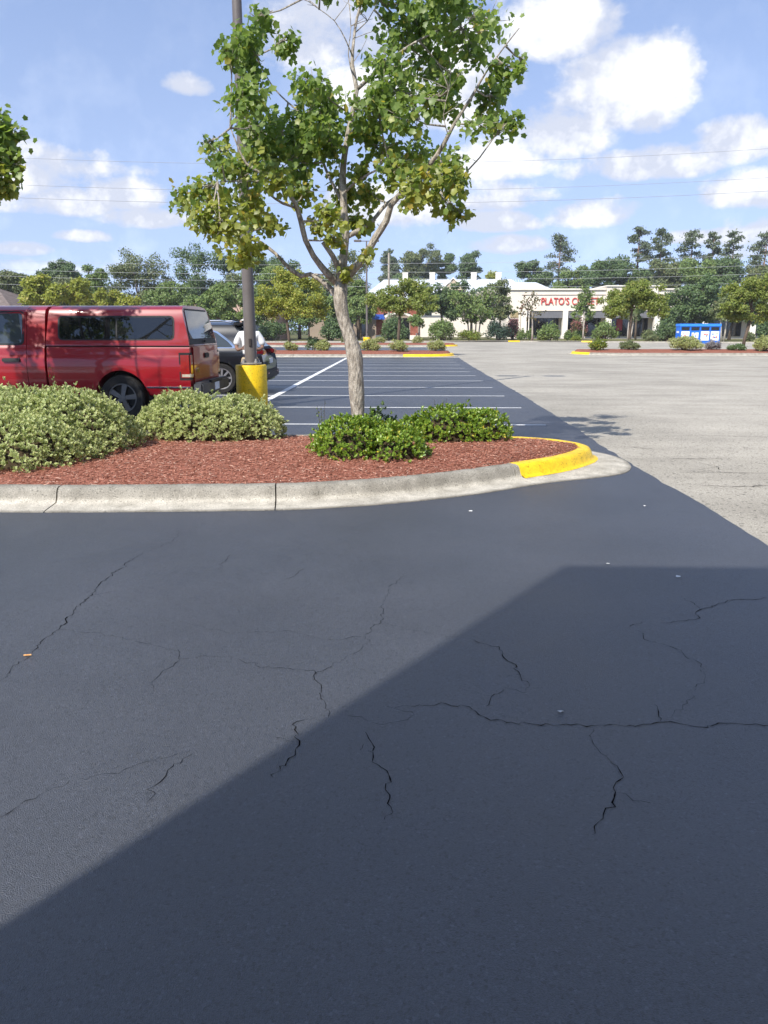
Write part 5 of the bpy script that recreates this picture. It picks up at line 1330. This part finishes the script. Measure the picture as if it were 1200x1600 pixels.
for s in (-1, 1):
    k = len(SJ); SJ += [(s * .10, 0, .84, .105, .11), (s * .11, 0, .70, .10, .10), (s * .115, -.005, .56, .095, .095)]; SE += [(1, k), (k, k + 1), (k + 1, k + 2)]
skin('shorts', SJ, SE, M_KHAKI, PN)
for s in (-1, 1):
    skin('shoe', [(s * .118, .03, .055, .05, .05), (s * .122, -.06, .05, .05, .045), (s * .128, -.16, .042, .046, .035)], [(0, 1), (1, 2)], surf('shoe_grey', (.3, .3, .3)), PN, 1)
MB().lathe([(.165, 1.685), (.168, 1.692), (.105, 1.725), (.10, 1.80), (.085, 1.825), (.001, 1.832), (.001, 1.82), (.09, 1.79), (.098, 1.72), (.16, 1.682)], 28, c=(0, -.01, 0), closed=False).build('sun_hat', surf('hat_cotton', (.62, .60, .56), (.7, .68, .64), 12, rough=.9), PN, smooth=60)

# ================================================================ buildings
M_CREAM = surf('cream_stucco', (.72, .65, .55), (.79, .72, .61), scale=.5, rough=.9, spec=.15, space='World', fine=(3, .95, 1.04))
M_CREAM2 = surf('cream_trim', (.76, .71, .62), (.82, .77, .68), scale=.7, rough=.9, spec=.15, space='World')
M_AWN = surf('grey_awning', (.13, .13, .14), (.17, .17, .18), scale=2, rough=.7, space='World', stretch=(8, 1, 1))
M_SHOPG = glassmat('shop_glass', (.012, .014, .016), .05)
M_LET = surf('sign_red', (.55, .035, .03), (.62, .05, .04), scale=3, rough=.4)
M_ROOFW = surf('white_metal_roof', (.58, .62, .66), (.68, .71, .74), scale=.4, rough=.45, spec=.4, space='World', stretch=(6, 1, 1))
M_BRICK = surf('red_brick', (.24, .075, .05), (.34, .13, .09), scale=2.2, rough=.9, spec=.15, space='World', fine=(5, .8, 1.2))
M_BLUE = surf('blue_awning', (.03, .09, .42), (.04, .12, .50), scale=2, rough=.6, space='World')
M_PINK = surf('pink_stucco', (.50, .35, .28), (.58, .42, .34), scale=.6, rough=.9, space='World')
M_BROWNR = surf('brown_shingle', (.14, .11, .095), (.21, .17, .15), scale=1.2, rough=.95, spec=.1, space='World', fine=(4, .8, 1.2))
M_WIN = glassmat('window_glass', (.02, .025, .03), .05)

# ---- cream shop with the red sign
SH = thing('shop_building', 'long cream stucco shop with red sign letters, grey awnings and dark windows', 'building', (0, 0, 0))
MB().box(14.5, 78, 118, 140, 4.12, 7.1).build('upper_wall', M_CREAM, SH)
MB().box(14.5, 78, 121, 139.9, 0, 4.11).build('lower_wall', M_CREAM, SH)
MB().box(14.5, 16.55, 118.02, 120.99, 0, 4.11).build('corner_wall', M_CREAM, SH)
MB().box(14.3, 28.85, 117.75, 140.2, 7.1, 7.28).build('parapet_cap', M_CREAM2, SH)
MB().box(36.4, 78.2, 117.75, 140.2, 7.1, 7.28).build('parapet_cap', M_CREAM2, SH)
MB().box(28.9, 36.35, 117.7, 140.1, 6.2, 7.55).build('raised_parapet', M_CREAM, SH)
MB().box(28.75, 36.5, 117.5, 140.3, 7.551, 7.72).build('parapet_cap', M_CREAM2, SH)
MB().box(16.6, 78, 117.9, 117.99, 6.38, 6.44).build('reveal_line', surf('reveal', (.36, .31, .25)), SH)
cols = [(16.62, 17.45), (22.75, 23.5), (25.4, 26.0), (29.1, 29.9), (36.2, 37.0), (43.2, 44), (50.2, 51), (57.2, 58), (64, 64.8), (71, 71.8)]
for a, b in cols:
    c = MB().box(a, b, 117.8, 118.7, 0, 4.11).build('column', M_CREAM2, SH)
    MB().box(a - .1, b + .1, 117.7, 118.8, -.0, .55).build('plinth', M_CREAM2, c)
for (a, b), (c, d) in zip(cols[:-1], cols[1:]):
    MB().prism([(b + .02, 3.1), (c - .02, 3.1), (c - .02, 4.1), (b + .02, 4.1)], 118.1, 118.25).build('awning', M_AWN, SH)
    n = max(1, int((c - b) / 1.6)); w = (c - b) / n
    for i in range(n):
        p = MB().box(b + w * i + .06, b + w * (i + 1) - .06, 120.85, 120.95, .45, 3.3).build('shop_window', M_SHOPG, SH)
        MB().box(b + w * i - .0, b + w * i + .055, 120.8, 120.98, .2, 3.35).build('mullion', M_AWN, p)
MB().box(14.9, 16.2, 117.96, 118.015, .5, 3.0).build('shop_window', surf('mauve_blind', (.20, .10, .10), (.26, .14, .13), 4), SH)
MB().box(15.0, 16.2, 117.95, 118.01, 3.15, 4.0).build('awning', surf('tan_panel', (.33, .26, .14), (.4, .32, .18), 4), SH)
MB().tube([(14.75, 117.9, 3.2), (14.75, 117.7, 3.3)], [.12, .12], 8).build('wall_lamp', M_AWN, SH)
MB().tube([(17.75, 117.7, 0), (17.75, 117.7, 4.2)], [.08, .08], 8).build('downpipe', M_CREAM2, SH)
MB().box(31.4, 32.3, 120.70, 120.78, 1.3, 3.0).build('poster', surf('poster_red', (.38, .04, .06), (.45, .08, .10), 6), SH)
text_mesh('sign_lettering', "PLATO'S CLOSET", 1.42, .06, M_LET, SH, (19.4, 117.90, 5.02), (rad(90), 0, 0), .79)
MB().box(14.4, 78, 114.5, 117.6, -.02, .16).build('pavement', M_CONC, SH)

# ---- white-roofed building behind it
WB = thing('white_roof_building', 'two-storey cream building with long white metal hip roof and four chimneys', 'building', (0, 0, 0))
MB().box(-8.5, 30, 151, 167, 0, 7.0).build('wall', M_CREAM, WB)


def hip(x0, x1, y0, y1, ze, zr, inset, yr=None):
    ym = (y0 + y1) / 2 if yr is None else yr
    return [(x0, y0, ze), (x1, y0, ze), (x1, y1, ze), (x0, y1, ze), (x0 + inset, ym, zr), (x1 - inset, ym, zr)], [(0, 1, 5, 4), (1, 2, 5), (2, 3, 4, 5), (3, 0, 4), (0, 3, 2, 1)]


rf = MB().add(*hip(-9.3, 24.5, 150.2, 167.8, 7.0, 11.05, 4.3)).build('roof', M_ROOFW, WB)
MB().add(*hip(12.5, 31.0, 148.5, 166.5, 6.85, 10.4, 6.2)).build('roof', M_ROOFW, WB)
MB().box(-9.3, 31.0, 148.3, 148.45, 6.72, 6.98).build('gutter', M_CREAM2, WB)
for i in range(56):
    x = -5.0 + i * .5
    MB().add([(x - .03, 158.9, 11.02), (x + .03, 158.9, 11.02), (x + .03, 150.3, 7.10), (x - .03, 150.3, 7.10), (x - .03, 158.9, 10.95), (x + .03, 158.9, 10.95), (x + .03, 150.3, 7.03), (x - .03, 150.3, 7.03)], [(0, 1, 2, 3), (0, 3, 7, 4), (1, 5, 6, 2), (3, 2, 6, 7)]).build('roof_seam', M_ROOFW, rf)
for x in (-.8, 4.55, 12.75, 17.6):
    c = MB().box(x - .5, x + .5, 158.4, 159.6, 10.4, 12.15).build('chimney', M_CREAM2, rf)
    MB().box(x - .58, x + .58, 158.3, 159.7, 12.152, 12.34).build('chimney_cap', M_CREAM2, c)
d = MB().add([(6.2, 149.6, 8.6), (10.2, 149.6, 8.6), (8.2, 149.6, 10.5), (6.2, 158, 8.6), (10.2, 158, 8.6), (8.2, 158, 10.5)], [(0, 1, 2), (0, 2, 5, 3), (1, 4, 5, 2), (3, 5, 4)]).build('gable', surf('gable_tan', (.52, .42, .30), (.6, .5, .36), 2), rf)
for s in (-1, 1): MB().add([(8.2 + s * 2.3, 149.4, 8.45), (8.2, 149.4, 10.65), (8.2, 149.4, 10.9), (8.2 + s * 2.5, 149.4, 8.5), (8.2 + s * 2.3, 157, 8.45), (8.2, 157, 10.65), (8.2, 157, 10.9), (8.2 + s * 2.5, 157, 8.5)], [(0, 1, 2, 3), (3, 2, 6, 7), (0, 4, 5, 1)]).build('gable_trim', M_CREAM2, d)
for x in range(-6, 29, 3):
    w = MB().box(x, x + 1.3, 150.92, 150.98, 4.0, 6.0).build('window', M_WIN, WB)
    MB().box(x - .1, x + 1.4, 150.88, 150.94, 3.85, 3.98).build('sill', M_CREAM2, w)

# ---- low brick shop front with blue awnings
BB = thing('brick_building', 'low building with red brick piers, arched opening and blue awnings behind the verge shrubs', 'building', (0, 0, 0))
MB().box(-14, 1.6, 110, 122, 0, 4.0).build('wall', surf('tan_render', (.30, .24, .19), (.36, .29, .23), .6, rough=.9, space='World'), BB)
MB().add(*hip(-14.6, 2.2, 109.4, 122.6, 4.0, 6.2, 4)).build('roof', M_BROWNR, BB)
for x in (-4.4, .2):
    p = MB().box(x, x + 1.0, 106.2, 107.2, .0, 3.6).build('brick_pier', M_BRICK, BB)
    MB().box(x - .06, x + 1.06, 106.1, 107.3, 0, .7).build('pier_base', M_CREAM2, p)
MB().box(-4.4, 1.2, 106.25, 107.15, 3.6, 4.3).build('brick_lintel', M_BRICK, BB)
arc = [(-1.4 + 2.0 * math.cos(a), 2.5 + .95 * math.sin(a)) for a in np.linspace(0, math.pi, 13)]
MB().prism(arc + [(x * 1.0 + (x + 1.4) * .14, z + .22) for x, z in reversed(arc)], 106.1, 106.22).build('arch_trim', M_CREAM2, BB)
MB().prism([(-4.9, 2.75), (-3.2, 2.75), (-3.4, 3.4), (-4.7, 3.4)], 105.2, 106.1).build('awning', M_BLUE, BB)
MB().prism([(-12.3, 3.0), (-10.6, 3.0), (-10.8, 3.85), (-12.1, 3.85)], 107.6, 109.3).build('awning', M_BLUE, BB)
MB().add([(-12.4, 108.5, 4.0), (-9.6, 108.5, 4.0), (-11, 108.5, 5.2), (-12.4, 112, 4.0), (-9.6, 112, 4.0), (-11, 112, 5.2)], [(0, 1, 2), (0, 2, 5, 3), (1, 4, 5, 2)]).build('gable', M_CREAM, BB)
for x in (-9.0, -7.2): MB().box(x, x + 1.2, 109.9, 109.97, .6, 2.9).build('window', M_WIN, BB)
MB().box(-3.0, .0, 109.9, 109.97, .1, 3.0).build('shop_window', M_SHOPG, BB)
for x in (.9, 3.4):
    tag(MB().box(x, x + .16, 99.5, 99.66, .1, 1.0).build('bollard', M_CREAM2, None), 'short pale post %s the small round verge tree' % ('left of' if x < 1 else 'right of'), 'post', 'pale posts on the verge')

PB = thing('pink_building', 'low pink stucco building glimpsed through the trees beside the light pole', 'building', (0, 0, 0))
MB().box(-29, -17.5, 104, 114, 0, 5.0).build('wall', M_PINK, PB)
MB().box(-29.3, -17.2, 103.7, 114.3, 5.0, 5.3).build('roof', M_CREAM2, PB)
for x in (-27, -24, -21): MB().box(x, x + 1.6, 103.9, 103.97, .8, 2.9).build('window', M_WIN, PB)

RB = thing('brown_roof_building', 'low building with a brown shingle roof at the left edge behind the pickup', 'building', (0, 0, 0))
MB().box(-62, -45.2, 88, 100, 0, 3.9).build('wall', M_PINK, RB)
MB().add(*hip(-63, -44.2, 87, 101, 3.9, 6.3, 5)).build('roof', M_BROWNR, RB)
for x in (-58, -54, -50): MB().box(x, x + 1.6, 87.92, 87.97, .9, 2.9).build('window', M_WIN, RB)

# ---- the shop at the photographer's back, whose wall throws the shadow
HB = thing('shop_behind', 'stucco shop front behind the viewer that shades the near tarmac', 'building', (0, 0, 0))
MB().box(-2.97, 40, -20, -1.27, 0, 6.9).build('wall', M_CREAM, HB)
MB().box(-2.97, 40, -20, -1.27, 6.901, 7.08).build('parapet', M_CREAM2, HB)
MB().box(-1.2, 1.2, -1.26, -1.22, .05, 2.4).build('entrance_door', M_SHOPG, HB)
for x in (2.4, 5.4, 8.4): MB().box(x, x + 2.4, -1.26, -1.22, .6, 2.8).build('shop_window', M_SHOPG, HB)

# ================================================================ donation bins, poles, wires
DB = thing('donation_container', 'blue four-bay clothing collection container with white posters', 'container', (28.9, 85, 0))
M_BIN = surf('bin_blue', (.012, .14, .60), (.016, .17, .66), scale=2, rough=.4, coat=.2)
MB().box(0, 4.25, .12, 1.4, .0, 1.95).build('body', M_BIN, DB, bevel=.02)
MB().box(-.05, 4.3, .0, 1.45, 1.78, 2.06).build('hood', surf('bin_blue_light', (.03, .22, .75), (.04, .26, .8), 2, rough=.4), DB, bevel=.02)
for i in range(5): MB().box(i * 1.04, i * 1.04 + .09, .04, .119, 0, 1.78).build('divider', M_BIN, DB)
gb = random.Random(8)
for i in range(4):
    x = .13 + i * 1.04
    MB().box(x + .04, x + .86, .085, .118, 1.38, 1.70).build('chute', M_BLK, DB)
    p = MB().box(x + (.02 if i != 1 else .10), x + (.90 if i != 1 else .82), .075, .117, .32 if i > 1 else .55, 1.28 if i != 1 else 1.15).build('poster', surf('poster_white', (.74, .75, .76), (.82, .82, .82), 6), DB)
    for q in range(5):
        cx, cz, s = x + gb.uniform(.2, .7), gb.uniform(.6, 1.15), gb.uniform(.04, .09)
        MB().box(cx - s, cx + s, .066, .0745, cz - s, cz + s).build('poster_mark', surf('mark%d' % (q % 3), ((.55, .08, .06), (.06, .2, .5), (.25, .4, .12))[q % 3]), p, bevel=.02)
for q in range(5): MB().box(-.012, -.002, .35 + .16 * q, .45 + .16 * q, 1.1, 1.3).build('side_lettering', MATS['poster_white'], DB)

M_WOODP = surf('utility_pole', (.30, .26, .21), (.40, .36, .30), scale=3, rough=.9)
M_WIRE = surf('wire', (.30, .31, .33))
up_pole = lambda x, y, h, lb: (lambda t: (MB().tube([(0, 0, 0), (0, 0, h)], [.16, .11], 10).build('pole', M_WOODP, t, smooth=60), MB().box(-1.1, 1.1, -.06, .06, h - .55, h - .42).build('crossarm', M_WOODP, t)))(thing('utility_pole', lb, 'utility pole', (x, y, 0), 0, 'utility poles'))
t = thing('utility_pole', 'pale wooden utility pole standing in front of the left end of the white roof', 'utility pole', (-2.46, 97, 0), 0, 'utility poles')
MB().tube([(0, 0, 0), (0, 0, 10.4)], [.17, .12], 10).build('pole', M_WOODP, t, smooth=60)
up_pole(-52, 60, 15.5, 'tall utility pole beyond the left edge carrying the high wires')
up_pole(52, 60, 16.2, 'tall utility pole beyond the right edge carrying the high wires')
up_pole(-62, 97, 10.6, 'utility pole beyond the left edge carrying the low wires')
up_pole(62, 97, 11.6, 'utility pole beyond the right edge carrying the low wires')


def wire(label, pts, r, y, group):
    xs = [p[0] for p in pts]; co = np.polyfit(xs, [p[1] for p in pts], 2 if len(pts) > 2 else 1)
    X = np.linspace(xs[0], xs[-1], 40)
    o = MB().tube([(x, y, float(np.polyval(co, x))) for x in X], [r] * 40, 5).build('power_line', M_WIRE, None, smooth=180)
    tag(o, label, 'wire', group)


wire('uppermost high wire crossing the sky behind the tree', [(-52, 15.4), (-30.1, 13.78), (-17.8, 13.26), (4.6, 13.2), (25.4, 14.18), (52, 16.1)], .012, 60, 'high wires')
wire('middle high wire crossing the sky behind the tree', [(-52, 13.4), (-30.3, 11.98), (-17.9, 11.5), (4.6, 11.3), (25.7, 12.19), (52, 14.0)], .013, 60, 'high wires')
wire('lowest of the three high wires crossing the sky', [(-52, 12.4), (-30.4, 11.05), (-18, 10.63), (2.8, 10.45), (25.8, 11.25), (52, 13)], .015, 60, 'high wires')
for zc, zl, zr, lb in ((9.2, 10.3, 11.2, 'top wire in front of the treetops'), (8.2, 9.2, 9.9, 'second wire in front of the treetops'), (7.45, 8.4, 8.8, 'third wire in front of the treetops'), (6.6, 7.4, 7.7, 'lowest wire in front of the treetops')):
    M_WIRE2 = surf('wire_bright', (.42, .43, .42), rough=.5)
    for a, b, side in (((-62, zl), (-2.46, zc), 'left'), ((-2.46, zc), (62, zr), 'right')):
        xm = (a[0] + b[0]) / 2; X = np.linspace(a[0], b[0], 24)
        sag = .55
        P_ = [(x, 96.85, a[1] + (b[1] - a[1]) * (x - a[0]) / (b[0] - a[0]) - sag * (1 - ((x - xm) / (b[0] - xm)) ** 2)) for x in X]
        tag(MB().tube(P_, [.016] * 24, 5).build('power_line', M_WIRE2, None, smooth=180), lb + ', %s of the pale utility pole' % side, 'wire', 'low wires')

# ================================================================ the thin summer haze over the lot
hz = MB().box(-260, 260, -60, 260, -1.0, 24).build('haze', None, None)
hm = bpy.data.materials.new('haze_air'); hm.use_nodes = True
hn = hm.node_tree.nodes; hn.remove(hn['Principled BSDF'])
pv = hn.new('ShaderNodeVolumePrincipled'); pv.inputs['Color'].default_value = (.93, .95, 1, 1); pv.inputs['Density'].default_value = .0003
hm.node_tree.links.new(pv.outputs[0], hn['Material Output'].inputs['Volume'])
hz.data.materials.append(hm); hz['kind'] = 'stuff'; hz['label'] = 'thin pale summer haze over the car park'; hz['category'] = 'haze'
